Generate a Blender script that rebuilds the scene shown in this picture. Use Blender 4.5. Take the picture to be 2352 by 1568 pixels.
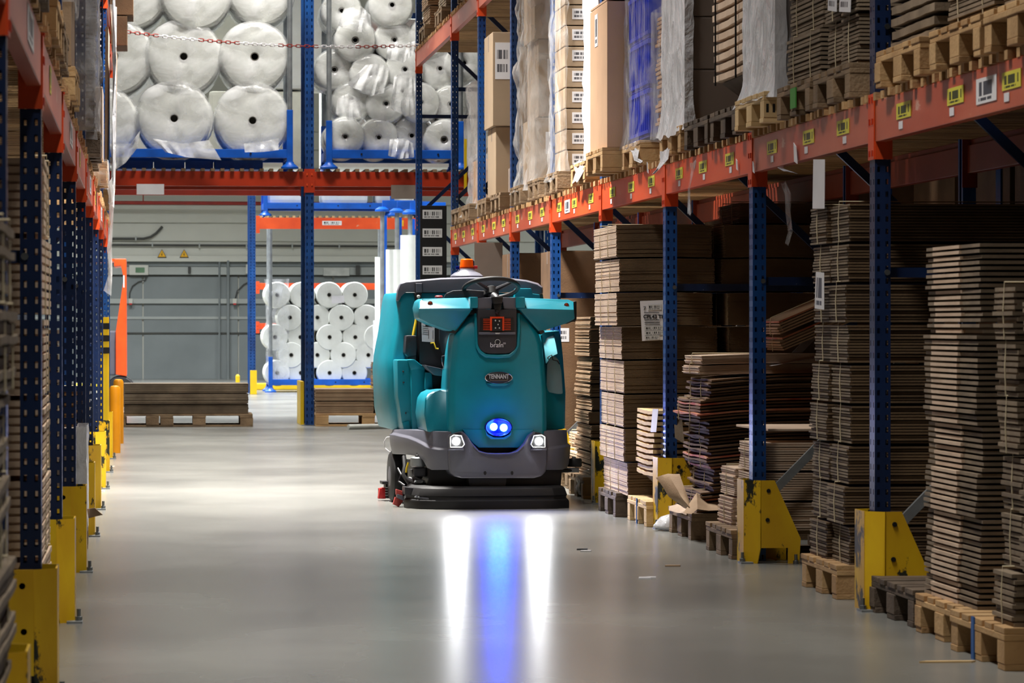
import bpy, bmesh, math, random
from mathutils import Vector, Matrix, Euler, noise
for _o in list(bpy.data.objects): bpy.data.objects.remove(_o)
sc = bpy.context.scene
COL = sc.collection
R = random.Random(7)
# ------------------------------------------------------------------ camera
F = 8150.0
CAMZ = 1.15
YAW = math.atan(846 / F); PITCH = math.atan(39 / F)
cam_d = bpy.data.cameras.new('camera'); cam = bpy.data.objects.new('camera', cam_d); COL.objects.link(cam)
cam.location = (0, 0, CAMZ); cam.rotation_euler = (math.pi / 2 - PITCH, 0, -YAW)
cam_d.sensor_width = 36; cam_d.lens = F / 2352 * 36; cam_d.clip_end = 200; cam_d.clip_start = .5
cam_d.dof.use_dof = True; cam_d.dof.focus_distance = 22.0; cam_d.dof.aperture_fstop = 12.0
sc.camera = cam
CM = Euler(cam.rotation_euler).to_matrix(); CO = Vector((0, 0, CAMZ))
def ray(x, y): return CM @ Vector(((x - 1176) / F, -(y - 784) / F, -1.0))
def on(x, y, X=None, Y=None, Z=None):
    d = ray(x, y)
    t = X / d.x if X is not None else (Y / d.y if Y is not None else (Z - CAMZ) / d.z)
    return CO + d * t
# ------------------------------------------------------------------ light and exposure
w = bpy.data.worlds.new('world'); sc.world = w; w.use_nodes = True
w.node_tree.nodes['Background'].inputs[0].default_value = (.75, .85, 1, 1)
w.node_tree.nodes['Background'].inputs[1].default_value = .02
sc.view_settings.view_transform = 'Standard'; sc.view_settings.look = 'None'
sc.view_settings.gamma = 1; sc.view_settings.exposure = 0.28; sc.view_settings.use_curve_mapping = False
sc.cycles.max_bounces = 7; sc.cycles.diffuse_bounces = 4; sc.cycles.glossy_bounces = 3
sc.cycles.transmission_bounces = 4; sc.cycles.transparent_max_bounces = 14
sc.cycles.caustics_reflective = False; sc.cycles.caustics_refractive = False
sc.cycles.sample_clamp_indirect = 4.0; sc.cycles.blur_glossy = .5
def area(name, loc, sx, sy, power, col=(1, .96, .9), rot=(0, 0, 0), spread=125):
    d = bpy.data.lights.new(name, 'AREA'); d.shape = 'RECTANGLE'; d.spread = math.radians(spread); d.size = sx; d.size_y = sy; d.energy = power; d.color = col
    o = bpy.data.objects.new(name, d); o.location = loc; o.rotation_euler = rot; COL.objects.link(o); return o
for yy, pw in ((1.0, 80), (6.5, 90), (12.5, 130), (18.6, 110), (24, 760), (29.5, 400), (35, 260)):  # unseen row; the light nearest the camera is added to brighten camera-facing sides
    area('unseen_aisle_light', (.9, yy, 6.4), .5, 1.8, pw * .8, spread=100 if yy > 10 else 125)
for yy in (46, 53, 60, 67):
    for xx in (-3.5, .6, 9):
        area('hall_lamp', (xx, yy, 8.2), .6, 2.4, 600, (.95, .98, 1))
area('hall_lamp', (1.5, 38.5, 8.2), 2.4, .6, 220)
area('side_aisle_lamp', (6.7, 26, 7.6), .5, 12, 25)
# ------------------------------------------------------------------ materials
def lin(c): return tuple(((v / 255) / 12.92 if v / 255 <= .04045 else ((v / 255 + .055) / 1.055) ** 2.4) for v in c) + (1,)
MT = {}
def mat(name, rgb, rough=.5, metal=0.0, var=.12, vs=6.0, bump=0.0, bs=40.0, spec=.5, rgb2=None, wear=.0, wearrgb=(60, 55, 50), ws=9.0, objrand=.0, emit=None, coat=0, stretch=None, rvar=0.0):
    m = bpy.data.materials.new(name); m.use_nodes = True; MT[name] = m
    nt = m.node_tree; N = nt.nodes; Lk = nt.links.new; b = N['Principled BSDF']
    b.inputs['Roughness'].default_value = rough; b.inputs['Metallic'].default_value = metal
    b.inputs['Specular IOR Level'].default_value = spec
    if coat: b.inputs['Coat Weight'].default_value = coat; b.inputs['Coat Roughness'].default_value = .15
    tc = N.new('ShaderNodeTexCoord'); mp = N.new('ShaderNodeMapping'); Lk(tc.outputs['Object'], mp.inputs['Vector'])
    if stretch: mp.inputs['Scale'].default_value = stretch
    oi = N.new('ShaderNodeObjectInfo')
    if objrand:
        va = N.new('ShaderNodeVectorMath'); va.operation = 'ADD'; cb = N.new('ShaderNodeCombineXYZ')
        mu = N.new('ShaderNodeMath'); mu.operation = 'MULTIPLY'; mu.inputs[1].default_value = 37; Lk(oi.outputs['Random'], mu.inputs[0])
        Lk(mu.outputs[0], cb.inputs[0]); Lk(mu.outputs[0], cb.inputs[2]); Lk(mp.outputs[0], va.inputs[0]); Lk(cb.outputs[0], va.inputs[1]); vec = va.outputs[0]
    else: vec = mp.outputs[0]
    nz = N.new('ShaderNodeTexNoise'); nz.inputs['Scale'].default_value = vs; nz.inputs['Detail'].default_value = 4; Lk(vec, nz.inputs['Vector'])
    c1 = lin(rgb); c2 = lin(rgb2) if rgb2 else tuple(v * (1 - var * 2) for v in c1[:3]) + (1,)
    rp = N.new('ShaderNodeValToRGB'); rp.color_ramp.elements[0].position = .35; rp.color_ramp.elements[1].position = .65
    rp.color_ramp.elements[0].color = c2; rp.color_ramp.elements[1].color = c1; Lk(nz.outputs['Fac'], rp.inputs['Fac'])
    out = rp.outputs['Color']
    if objrand:
        hs = N.new('ShaderNodeHueSaturation'); mr = N.new('ShaderNodeMapRange'); Lk(oi.outputs['Random'], mr.inputs['Value'])
        mr.inputs['To Min'].default_value = 1 - objrand; mr.inputs['To Max'].default_value = 1 + objrand
        Lk(mr.outputs[0], hs.inputs['Value']); Lk(out, hs.inputs['Color']); out = hs.outputs[0]
    if wear:
        wn = N.new('ShaderNodeTexNoise'); wn.inputs['Scale'].default_value = ws; wn.inputs['Detail'].default_value = 8; wn.inputs['Roughness'].default_value = .7
        Lk(vec, wn.inputs['Vector']); wr = N.new('ShaderNodeMapRange'); Lk(wn.outputs['Fac'], wr.inputs['Value'])
        wr.inputs['From Min'].default_value = .70 - wear * .3; wr.inputs['From Max'].default_value = .73 - wear * .3
        mx = N.new('ShaderNodeMix'); mx.data_type = 'RGBA'; Lk(wr.outputs[0], mx.inputs[0]); Lk(out, mx.inputs[6]); mx.inputs[7].default_value = lin(wearrgb); out = mx.outputs[2]
    Lk(out, b.inputs['Base Color'])
    if rvar:
        r2 = N.new('ShaderNodeMapRange'); Lk(nz.outputs['Fac'], r2.inputs['Value']); r2.inputs['From Min'].default_value = .3; r2.inputs['From Max'].default_value = .7
        r2.inputs['To Min'].default_value = rough - rvar; r2.inputs['To Max'].default_value = rough + rvar; Lk(r2.outputs[0], b.inputs['Roughness'])
    if bump:
        bn = N.new('ShaderNodeTexNoise'); bn.inputs['Scale'].default_value = bs; bn.inputs['Detail'].default_value = 3; Lk(vec, bn.inputs['Vector'])
        bp = N.new('ShaderNodeBump'); bp.inputs['Strength'].default_value = bump; bp.inputs['Distance'].default_value = .01
        Lk(bn.outputs['Fac'], bp.inputs['Height']); Lk(bp.outputs[0], b.inputs['Normal'])
    if emit: b.inputs['Emission Color'].default_value = lin(emit[0]); b.inputs['Emission Strength'].default_value = emit[1]
    return m
def film_mat(name, rgb, lo, hi, sc_=7.0, rough=.22, stretch=(1, 1, 1), bump=.6):
    m = bpy.data.materials.new(name); m.use_nodes = True; MT[name] = m
    nt = m.node_tree; N = nt.nodes; Lk = nt.links.new; b = N['Principled BSDF']
    b.inputs['Base Color'].default_value = lin(rgb); b.inputs['Roughness'].default_value = rough; b.inputs['Specular IOR Level'].default_value = .8
    tc = N.new('ShaderNodeTexCoord'); mp = N.new('ShaderNodeMapping'); mp.inputs['Scale'].default_value = stretch; Lk(tc.outputs['Object'], mp.inputs[0])
    nz = N.new('ShaderNodeTexNoise'); nz.inputs['Scale'].default_value = sc_; nz.inputs['Detail'].default_value = 5; nz.inputs['Distortion'].default_value = .6; Lk(mp.outputs[0], nz.inputs['Vector'])
    mr = N.new('ShaderNodeMapRange'); Lk(nz.outputs['Fac'], mr.inputs['Value']); mr.inputs['From Min'].default_value = .35; mr.inputs['From Max'].default_value = .66
    mr.inputs['To Min'].default_value = lo; mr.inputs['To Max'].default_value = hi; Lk(mr.outputs[0], b.inputs['Alpha'])
    bp = N.new('ShaderNodeBump'); bp.inputs['Strength'].default_value = bump; bp.inputs['Distance'].default_value = .03; Lk(nz.outputs['Fac'], bp.inputs['Height']); Lk(bp.outputs[0], b.inputs['Normal'])
    return m
def barcode_mat(name, bg, ink, lo=.35, hi=.75, n=22, mg=.12, axis=0, two=False):
    """flat print: a row of bars between heights lo and hi of the label, plus a thin text line"""
    m = bpy.data.materials.new(name); m.use_nodes = True; MT[name] = m
    nt = m.node_tree; N = nt.nodes; Lk = nt.links.new; b = N['Principled BSDF']; b.inputs['Roughness'].default_value = .5
    tc = N.new('ShaderNodeTexCoord'); sp = N.new('ShaderNodeSeparateXYZ'); Lk(tc.outputs['UV'], sp.inputs[0])
    U, V = sp.outputs[0], sp.outputs[1]
    def M(op, a, bb, c=None):
        q = N.new('ShaderNodeMath'); q.operation = op
        for i, s in enumerate((a, bb)):
            if isinstance(s, (int, float)): q.inputs[i].default_value = s
            else: Lk(s, q.inputs[i])
        return q.outputs[0]
    def band(s, a, c): return M('MULTIPLY', M('GREATER_THAN', s, a), M('LESS_THAN', s, c))
    wn = N.new('ShaderNodeTexWhiteNoise'); wn.noise_dimensions = '1D'; Lk(M('FLOOR', M('MULTIPLY', U, n), 0), wn.inputs['W'])
    bars = M('MULTIPLY', M('GREATER_THAN', wn.outputs['Value'], .45), M('MULTIPLY', band(V, lo, hi), band(U, mg, 1 - mg)))
    w2 = N.new('ShaderNodeTexWhiteNoise'); w2.noise_dimensions = '1D'; Lk(M('FLOOR', M('MULTIPLY', U, n * 1.7), 3), w2.inputs['W'])
    txt = M('MULTIPLY', M('GREATER_THAN', w2.outputs['Value'], .3), M('MULTIPLY', band(V, lo * .35, lo * .75), band(U, mg, 1 - mg * 2)))
    fac = M('MAXIMUM', bars, txt)
    mx = N.new('ShaderNodeMix'); mx.data_type = 'RGBA'; Lk(fac, mx.inputs[0]); mx.inputs[6].default_value = lin(bg); mx.inputs[7].default_value = lin(ink)
    Lk(mx.outputs[2], b.inputs['Base Color']); return m
mat('blue', (16, 76, 146), .42, .0, .18, 5, wear=.06, wearrgb=(150, 155, 160), ws=14, bump=.1, stretch=(1, 1, .35), rgb2=(8, 44, 96))
mat('navy', (10, 36, 78), .42, .0, .2, 5, wear=.10, wearrgb=(150, 155, 160), ws=10, bump=.1, stretch=(1, 1, .5))
mat('stillage_blue', (10, 92, 200), .4, .0, .15, 5, wear=.04, wearrgb=(120, 130, 150), ws=12)
mat('orange', (226, 84, 34), .4, .0, .14, 2.2, rgb2=(196, 62, 24), wear=.14, wearrgb=(206, 140, 110), ws=5, stretch=(1, .35, 1), bump=.15, bs=20)
mat('orange_worn', (196, 100, 72), .38, .0, .2, 2.0, rgb2=(170, 62, 34), wear=.22, wearrgb=(208, 160, 140), ws=4, stretch=(1, .35, 1), bump=.15, bs=20)
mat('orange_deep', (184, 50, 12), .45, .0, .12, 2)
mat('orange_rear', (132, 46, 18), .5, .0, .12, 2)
mat('steel', (150, 155, 158), .35, .9, .15, 8)
mat('galv', (160, 165, 168), .45, .6, .15, 10)
mat('yellow', (226, 184, 20), .45, .0, .12, 4, rgb2=(206, 158, 16), wear=.5, wearrgb=(34, 38, 28), ws=4.2, stretch=(1.2, 1.2, .7), objrand=.06)
mat('yellow_clean', (236, 196, 24), .4, .0, .1, 3)
mat('bollard', (232, 150, 14), .4, .0, .12, 3, wear=.1, ws=9)
mat('black', (18, 18, 20), .45, .0, .1, 10)
mat('wood', (196, 160, 112), .75, .0, .2, 3, rgb2=(160, 124, 82), stretch=(1, 1, 1), objrand=.14, bump=.3, bs=60, wear=.04, wearrgb=(90, 66, 42))
mat('wood_old', (142, 118, 90), .8, .0, .25, 4, rgb2=(100, 80, 58), objrand=.16, bump=.4, bs=60, wear=.1, wearrgb=(58, 44, 32))
mat('wood_dark', (104, 88, 72), .8, .0, .25, 4, rgb2=(66, 54, 44), objrand=.2, bump=.4, bs=60, wear=.12, wearrgb=(38, 30, 24))
mat('wood_pale', (226, 196, 146), .7, .0, .12, 4, rgb2=(204, 170, 118), objrand=.08, bump=.25, bs=60)
mat('card', (176, 148, 118), .8, .0, .12, 5, rgb2=(156, 128, 100), objrand=.07, bump=.15, bs=90)
mat('card_grey', (142, 125, 104), .8, .0, .15, 5, rgb2=(112, 97, 79), objrand=.08, bump=.15, bs=90)
mat('card_side_shade', (104, 82, 56), .8, .0, .15, 5, rgb2=(86, 66, 44), objrand=.06, bump=.15, bs=90)  # darker cardboard copy, shade painted onto the stack sides
mat('card_pale', (214, 190, 166), .8, .0, .1, 5, rgb2=(196, 170, 146), objrand=.05, bump=.15, bs=90)
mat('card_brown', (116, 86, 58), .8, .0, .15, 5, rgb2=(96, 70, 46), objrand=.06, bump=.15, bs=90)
mat('carton', (198, 160, 126), .75, .0, .06, 3, objrand=.05, bump=.08, bs=120)
mat('carton_dull', (170, 148, 122), .75, .0, .06, 3, objrand=.05, bump=.08, bs=120)
mat('carton_grey', (136, 122, 112), .75, .0, .08, 3, objrand=.04)
mat('orange_print', (176, 76, 48), .7, .0, .2, 8, rgb2=(186, 130, 96), objrand=.1)
mat('paper', (228, 226, 230), .6, .0, .04, 6)
mat('string', (214, 200, 168), .8, .0)
mat('bluetape', (30, 90, 160), .5)
mat('foam', (226, 228, 222), .7, .0, .05, 5, bump=.2, bs=30)
mat('foam_warm', (226, 226, 210), .7, .0, .06, 5, bump=.2, bs=30)
mat('core', (110, 106, 98), .8, .0)
film_mat('film', (232, 232, 232), .05, .50, 7, stretch=(1, 1, .45), bump=.9, rough=.16)
film_mat('film_white', (240, 242, 248), .66, .96, 9, stretch=(1, 1.2, .8), rough=.17, bump=.9)
film_mat('film_thin', (230, 232, 238), .03, .40, 8, rough=.15, stretch=(1, 1, .7))
film_mat('film_bag', (246, 247, 248), .08, .66, 3.0, rough=.16, stretch=(1, .3, 1.6), bump=.5)
mat('blue_crate', (44, 70, 215), .4, .0, .1, 4)
mat('floor', (134, 134, 129), .27, .0, .10, .9, rgb2=(110, 110, 106), spec=.5, stretch=(1, .7, 1))
mat('wall_white', (196, 196, 186), .8, .0, .05, .8, spec=.2)
mat('wall_grey', (132, 138, 138), .8, .0, .08, .6, spec=.2, rgb2=(116, 122, 122))
mat('wall_grey_light', (166, 170, 166), .8, .0, .08, .6, spec=.2)
mat('ceiling', (180, 180, 176), .9)
mat('conduit', (60, 60, 56), .6)
mat('red_pipe', (150, 30, 12), .5)
mat('teal', (8, 130, 150), .36, .0, .05, 5, bump=.035, bs=260, spec=.5, rgb2=(8, 122, 140))
mat('teal_lit', (120, 196, 210), .35, .0, .15, 6, rgb2=(96, 180, 196))
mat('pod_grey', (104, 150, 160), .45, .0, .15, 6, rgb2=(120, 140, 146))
mat('mgrey', (94, 95, 106), .42, .0, .06, 6, bump=.05, bs=260)
mat('mdark', (40, 40, 46), .5, .0, .1, 8, bump=.1, bs=120)
mat('rubber', (26, 26, 28), .6, .0, .15, 10)
mat('seat', (50, 50, 56), .22, .0, .1, 6)
mat('red', (190, 30, 34), .45)
mat('red_worn', (176, 66, 60), .6)
mat('amber', (240, 92, 10), .2, .0, .1, 10, emit=((255, 90, 10), .06))
mat('amber_dark', (150, 50, 16), .25)
mat('vent_orange', (225, 70, 24), .4)
mat('chrome', (210, 210, 216), .22, 1.0, .05)
mat('headlamp', (255, 255, 255), .3, emit=((255, 255, 255), 230))
mat('bluelamp', (160, 190, 255), .3, emit=((26, 70, 255), 120))
mat('bluelamp_house', (16, 30, 120), .15)
mat('signgrey', (190, 192, 186), .5)
mat('lcd', (96, 130, 100), .3)
mat('sign_yellow', (240, 180, 20), .5)
mat('yellow_cord', (222, 190, 30), .5)
mat('forklift', (250, 86, 28), .4)
barcode_mat('label_yellow', (214, 206, 70), (60, 66, 30), .3, .8, 16)
barcode_mat('label_white', (226, 226, 228), (70, 74, 84), .3, .85, 14)
barcode_mat('label_bar', (206, 206, 206), (50, 50, 50), .36, .80, 60, mg=.08)
barcode_mat('label_doc', (224, 224, 228), (90, 90, 96), .55, .8, 26)
# ------------------------------------------------------------------ mesh builder
class MB:
    def __init__(s): s.v = []; s.f = []; s.m = []; s.uv = {}
    def add(s, vs, fs, mi=0):
        b = len(s.v); s.v += [tuple(v) for v in vs]
        for f in fs: s.f.append([b + i for i in f]); s.m.append(mi)
        return s
    def box(s, x0, x1, y0, y1, z0, z1, mi=0):
        return s.add([(x0, y0, z0), (x1, y0, z0), (x1, y1, z0), (x0, y1, z0), (x0, y0, z1), (x1, y0, z1), (x1, y1, z1), (x0, y1, z1)],
                     [(0, 3, 2, 1), (4, 5, 6, 7), (0, 1, 5, 4), (1, 2, 6, 5), (2, 3, 7, 6), (3, 0, 4, 7)], mi)
    def loft(s, rings, mi=0, cap=True, closed=True):
        n = len(rings[0]); vs = [p for r in rings for p in r]; fs = []
        for i in range(len(rings) - 1):
            for j in range(n if closed else n - 1):
                k = (j + 1) % n; fs.append((i * n + j, i * n + k, (i + 1) * n + k, (i + 1) * n + j))
        if cap: fs.append(tuple(range(n - 1, -1, -1))); fs.append(tuple((len(rings) - 1) * n + j for j in range(n)))
        return s.add(vs, fs, mi)
    def tube(s, pts, r, n=8, mi=0, cap=True, ring=False):
        pts = [Vector(p) for p in pts]; rings = []; up = None
        for i, p in enumerate(pts):
            if ring: d = pts[(i + 1) % len(pts)] - pts[i - 1]
            else: d = pts[min(i + 1, len(pts) - 1)] - pts[max(i - 1, 0)]
            d.normalize()
            if up is None: up = Vector((0, 0, 1)) if abs(d.z) < .9 else Vector((1, 0, 0))
            a = d.cross(up).normalized(); b = a.cross(d).normalized(); up = b
            rr = r[i] if isinstance(r, (list, tuple)) else r
            rings.append([p + (a * math.cos(2 * math.pi * k / n) + b * math.sin(2 * math.pi * k / n)) * rr for k in range(n)])
        if ring: rings.append(rings[0]); cap = False
        return s.loft(rings, mi, cap)
    def lathe(s, prof, axis='Z', c=(0, 0, 0), n=24, mi=0, cap=True, jit=None):
        rings = []
        for r, h in prof:
            rg = []
            for k in range(n):
                a = 2 * math.pi * k / n; rr = r if jit is None else r * jit(a, h)
                ca, sa = math.cos(a) * rr, math.sin(a) * rr
                p = (ca, sa, h) if axis == 'Z' else ((ca, h, sa) if axis == 'Y' else (h, ca, sa))
                rg.append((p[0] + c[0], p[1] + c[1], p[2] + c[2]))
            rings.append(rg)
        return s.loft(rings, mi, cap)
    def prism(s, poly, a, b, axis='Y', mi=0):
        """poly in the plane across the axis; extruded from a to b"""
        f = {'Y': lambda p, t: (p[0], t, p[1]), 'X': lambda p, t: (t, p[0], p[1]), 'Z': lambda p, t: (p[0], p[1], t)}[axis]
        return s.loft([[f(p, a) for p in poly], [f(p, b) for p in poly]], mi)
    def mesh(s, name, mats, smooth=False, bevel=0):
        me = bpy.data.meshes.new(name); me.from_pydata(s.v, [], s.f); me.update()
        for m in mats: me.materials.append(MT[m] if isinstance(m, str) else m)
        if len(mats) > 1: me.polygons.foreach_set('material_index', s.m)
        bm = bmesh.new(); bm.from_mesh(me); bmesh.ops.recalc_face_normals(bm, faces=bm.faces)
        if bevel:
            es = [e for e in bm.edges if len(e.link_faces) == 2 and e.calc_face_angle(0) > .5]
            try: bmesh.ops.bevel(bm, geom=es, offset=bevel, segments=2, affect='EDGES', profile=.6, clamp_overlap=True)
            except Exception: pass
        bm.to_mesh(me); bm.free()
        if smooth:
            me.polygons.foreach_set('use_smooth', [True] * len(me.polygons)); me.update()
            try: me.set_sharp_from_angle(angle=math.radians(38 if smooth is True else smooth))
            except Exception: pass
        return me
def link(name, me, parent=None, loc=None, rot=None):
    o = bpy.data.objects.new(name, me); COL.objects.link(o)
    if parent is not None: o.parent = parent
    if loc is not None: o.location = loc
    if rot is not None: o.rotation_euler = rot
    return o
USED = {}; LAST = [None]
def tag(o, label, cat, group=None):
    LAST[0] = o
    o['label'] = label; o['category'] = cat
    if group: o['group'] = group
    USED.setdefault(label, []).append(o.name)
    return o
def empty(name, loc, label, cat, group=None, rz=0):
    o = link(name, None, None, loc, (0, 0, rz)); o.empty_display_size = .1
    return tag(o, label, cat, group)
def struct(o): o['kind'] = 'structure'; return o
def stuff(o): o['kind'] = 'stuff'; return o
ORD = ['lowest', 'second', 'third', 'fourth', 'fifth', 'sixth', 'seventh', 'eighth', 'ninth', 'tenth', 'eleventh', 'twelfth', 'thirteenth', 'fourteenth', 'fifteenth', 'sixteenth']
NTH = ['first', 'second', 'third', 'fourth', 'fifth', 'sixth', 'seventh', 'eighth', 'ninth', 'tenth', 'eleventh', 'twelfth']
def uvquad(name, pts, m, parent=None, thick=.002, nrm=None):
    """a thin printed sheet through four corner points (bottom left, bottom right, top right, top left)"""
    p = [Vector(q) for q in pts]; n = (p[1] - p[0]).cross(p[3] - p[0]).normalized() * thick
    me = bpy.data.meshes.new(name); vs = p + [q - n for q in p]
    me.from_pydata([tuple(q) for q in vs], [], [(0, 1, 2, 3), (7, 6, 5, 4), (0, 4, 5, 1), (1, 5, 6, 2), (2, 6, 7, 3), (3, 7, 4, 0)])
    uv = me.uv_layers.new(name='UV'); q4 = [(0, 0), (1, 0), (1, 1), (0, 1)]
    for i in range(4): uv.data[i].uv = q4[i]
    for i in range(4, len(uv.data)): uv.data[i].uv = (0, 0)
    me.materials.append(MT[m] if isinstance(m, str) else m); me.update()
    return link(name, me, parent)
def text(name, s, size, m, parent, loc, rot=(math.pi / 2, 0, 0), ext=.001, align='CENTER', bold=0.0, sx=1.0):
    cu = bpy.data.curves.new(name, 'FONT'); cu.body = s; cu.size = size; cu.extrude = ext; cu.align_x = align; cu.align_y = 'CENTER'; cu.offset = bold
    tmp = bpy.data.objects.new('tmp_text', cu); COL.objects.link(tmp)
    dg = bpy.context.evaluated_depsgraph_get(); me = bpy.data.meshes.new_from_object(tmp.evaluated_get(dg)); bpy.data.objects.remove(tmp)
    me.materials.clear(); me.materials.append(MT[m]); o = link(name, me, parent, loc, rot); o.scale = (sx, 1, 1); return stuff(o)
# ------------------------------------------------------------------ setting
XR = 2.93; XL = -.315                       # aisle faces of the two racks
FARY = 75.0
struct(link('floor', MB().box(-12, 16, -5, FARY + .3, -.2, 0).mesh('floor', ['floor'])))
struct(link('ceiling', MB().box(-12, 16, -5, FARY + .3, 9.2, 9.4).mesh('ceiling', ['ceiling'])))
struct(link('wall_left', MB().box(-12.3, -12, -5, FARY + .3, 0, 9.2).mesh('wall_left', ['wall_grey_light'])))
struct(link('wall_right', MB().box(16, 16.3, -5, FARY + .3, 0, 9.2).mesh('wall_right', ['wall_grey_light'])))
struct(link('wall_back', MB().box(-12, 16, -5.3, -5, 0, 9.2).mesh('wall_back', ['wall_grey_light'])))
zt = lambda y: on(500, y, Y=FARY).z
wf = struct(link('wall_far', MB().box(-12, 16, FARY, FARY + .3, 0, 9.2).mesh('wall_far', ['wall_white'])))
def panel(name, y0, y1, m, x0=-12, x1=16, t=.03, n=1, gap=.02):
    a, b = zt(y0), zt(y1); h = (b - a) / n
    me = MB().box(x0, x1, -t, 0, 0, h - gap).mesh(name, [m], bevel=.008)
    for i in range(n): link(name, me, wf, (0, FARY, a + i * h))
panel('wall_cladding_panel', 596, 300, 'wall_white', n=7, gap=.025)
panel('wall_cladding_panel', 0, 1, 'wall_white') if False else None
# grey plinth in upright panels, ledge and rails on it
zb = 0; z1 = zt(632)
px = [-12 + i * 2.0 for i in range(15)]
me = MB().box(0, 1.97, -.035, 0, 0, zt(768)).mesh('plinth_panel', ['wall_grey'], bevel=.006)
me2 = MB().box(0, 1.97, -.035, 0, 0, z1 - zt(766)).mesh('plinth_panel', ['wall_grey'], bevel=.006)
for x in px[:14]:
    link('plinth_panel', me, wf, (x, FARY, 0)); link('plinth_panel', me2, wf, (x, FARY, zt(766)))
def rail(name, ya, yb, m, t=.07, x0=-12, x1=16): return link(name, MB().box(x0, x1, -t, 0, zt(yb), zt(ya)).mesh(name, [m], bevel=.005), wf, (0, FARY, 0))
rail('wall_ledge', 588, 601, 'wall_white', .12); rail('wall_rail', 602, 612, 'wall_grey', .05)
rail('wall_rail', 613, 631, 'wall_grey_light', .09); rail('wall_rail', 632, 635, 'conduit', .05)
rail('cable_duct', 686, 697, 'wall_grey_light', .08); rail('cable_duct', 727, 733, 'wall_grey_light', .05)
rail('wall_rail', 763, 767, 'conduit', .05)
def fx(x, y, d=0): p = on(x, y, Y=FARY - d); return p
for pts, r in (([fx(240, 548, .08), fx(330, 548, .08), fx(346, 544, .08), fx(358, 536, .08), fx(366, 528, .08), fx(373, 520, .08)], .026), ([fx(240, 562, .08), fx(940, 566, .08)], .022)):
    o = link('pipe', MB().tube(pts, r, 10).mesh('pipe', ['conduit'], smooth=True), wf)
for x, y in ((312, 548), (350, 563), (458, 564), (566, 565), (671, 565), (779, 566)):
    p = fx(x, y, .05); link('pipe_clip', MB().box(-.015, .015, -.06, .05, -.04, .05).mesh('pipe_clip', ['wall_grey_light']), wf, p)
link('sprinkler_pipe', MB().tube([fx(200, 465, .3), fx(980, 469, .3)], .04, 10).mesh('pipe', ['red_pipe'], smooth=True), wf)
link('sprinkler_pipe', MB().tube([fx(329, 440, .3), fx(329, 466, .3)], .012, 8).mesh('pipe', ['red_pipe'], smooth=True), wf)
link('cable', MB().tube([fx(336, 636, .06), fx(334, 643, .06), fx(318, 647, .06), fx(304, 657, .06), fx(298, 672, .06), fx(297, 690, .06)], .012, 8).mesh('cable', ['conduit'], smooth=True), wf)
link('cable', MB().tube([fx(576, 645, .06), fx(560, 653, .06), fx(545, 668, .06), fx(539, 690, .06)], .012, 8).mesh('cable', ['conduit'], smooth=True), wf)
for x in (504, 524): link('drain_pipe', MB().tube([fx(x, 598, .1), fx(x, 873, .1)], .02 if x == 504 else .03, 8).mesh('pipe', ['wall_grey'], smooth=True), wf)
for x in (300, 539):
    p = fx(x, 692, .1); b = MB().box(-.04, .04, -.04, .04, -.04, .06, 0).box(-.03, .03, -.05, .03, -.07, -.04, 1)
    link('socket_box', b.mesh('socket', ['wall_white', 'red']), wf, p)
p = fx(435, 620, .12); link('wall_bracket', MB().box(-.03, .03, -.03, .03, -.07, .07).mesh('bracket', ['conduit'], bevel=.01), wf, p)
p = fx(822, 620, .12); link('wall_bracket', MB().box(-.045, .045, -.03, .03, -.1, .1).mesh('bracket', ['conduit'], bevel=.01), wf, p)
# window strip between ledge and plinth at right
me = MB().box(fx(742, 612).x, fx(802, 612).x, -.11, -.05, zt(633), zt(615)).mesh('pane', ['signgrey'], bevel=.005); link('wall_light_panel', me, wf, (0, FARY, 0))
# control unit
p = fx(296, 621, .05); q = fx(341, 621, .05); r_ = empty('control_unit', ((p.x + q.x) / 2, p.y, zt(632)), 'cream electronic control unit with a green display on the grey far wall', 'control unit')
wd = q.x - p.x; h = zt(609) - zt(632)
link('casing', MB().box(-wd / 2, wd / 2, -.08, 0, 0, h).mesh('casing', ['wall_white'], bevel=.02), r_)
link('display', MB().box(-wd * .16, wd * .3, -.088, -.07, h * .25, h * .75).mesh('display', ['lcd']), r_)
p = fx(571, 618, .05); o = link('junction_box', MB().box(-.06, .06, -.1, 0, -.1, .1).mesh('junction_box', ['wall_white'], bevel=.015), None, (p.x, p.y, p.z)); tag(o, 'small cream junction box on the far wall beside the blue rear upright', 'junction box')
# warning triangles
for i, x in enumerate((372, 423)):
    a, b, c = fx(x - 11, 592, .125), fx(x + 11, 592, .125), fx(x, 572, .125)
    cx = (a.x + b.x) / 2; t = empty('warning_sign', (cx, a.y, a.z), ['left yellow triangular warning sign on the far wall', 'right yellow triangular warning sign on the far wall, nearer the blue post'][i], 'sign', 'yellow warning triangles on the far wall')
    wdt = b.x - a.x; hh = c.z - a.z
    link('border', MB().prism([(-wdt / 2, 0), (wdt / 2, 0), (0, hh)], 0, .01).mesh('border', ['black']), t)
    link('sign_plate', MB().prism([(-wdt * .40, .02), (wdt * .40, .02), (0, hh * .90)], -.006, .0).mesh('plate', ['sign_yellow']), t)
    link('lightning_bolt', MB().prism([(-.005, .03), (.012, .075), (0, .075), (.01, .13), (-.018, .065), (-.004, .065)], -.012, -.006).mesh('bolt', ['black']), t)
# yellow kerb in front of far wall
k0 = on(585, 897, Z=0).y
struct(link('trim_1', MB().box(-3, 6, k0 + .6, k0 + .75, 0, .12).mesh('kerb', ['yellow_clean'], bevel=.02)))
struct(link('trim_2', MB().box(-3, .95, 63.5, 63.9, 0, .003).mesh('line', ['yellow_clean'])))
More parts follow.
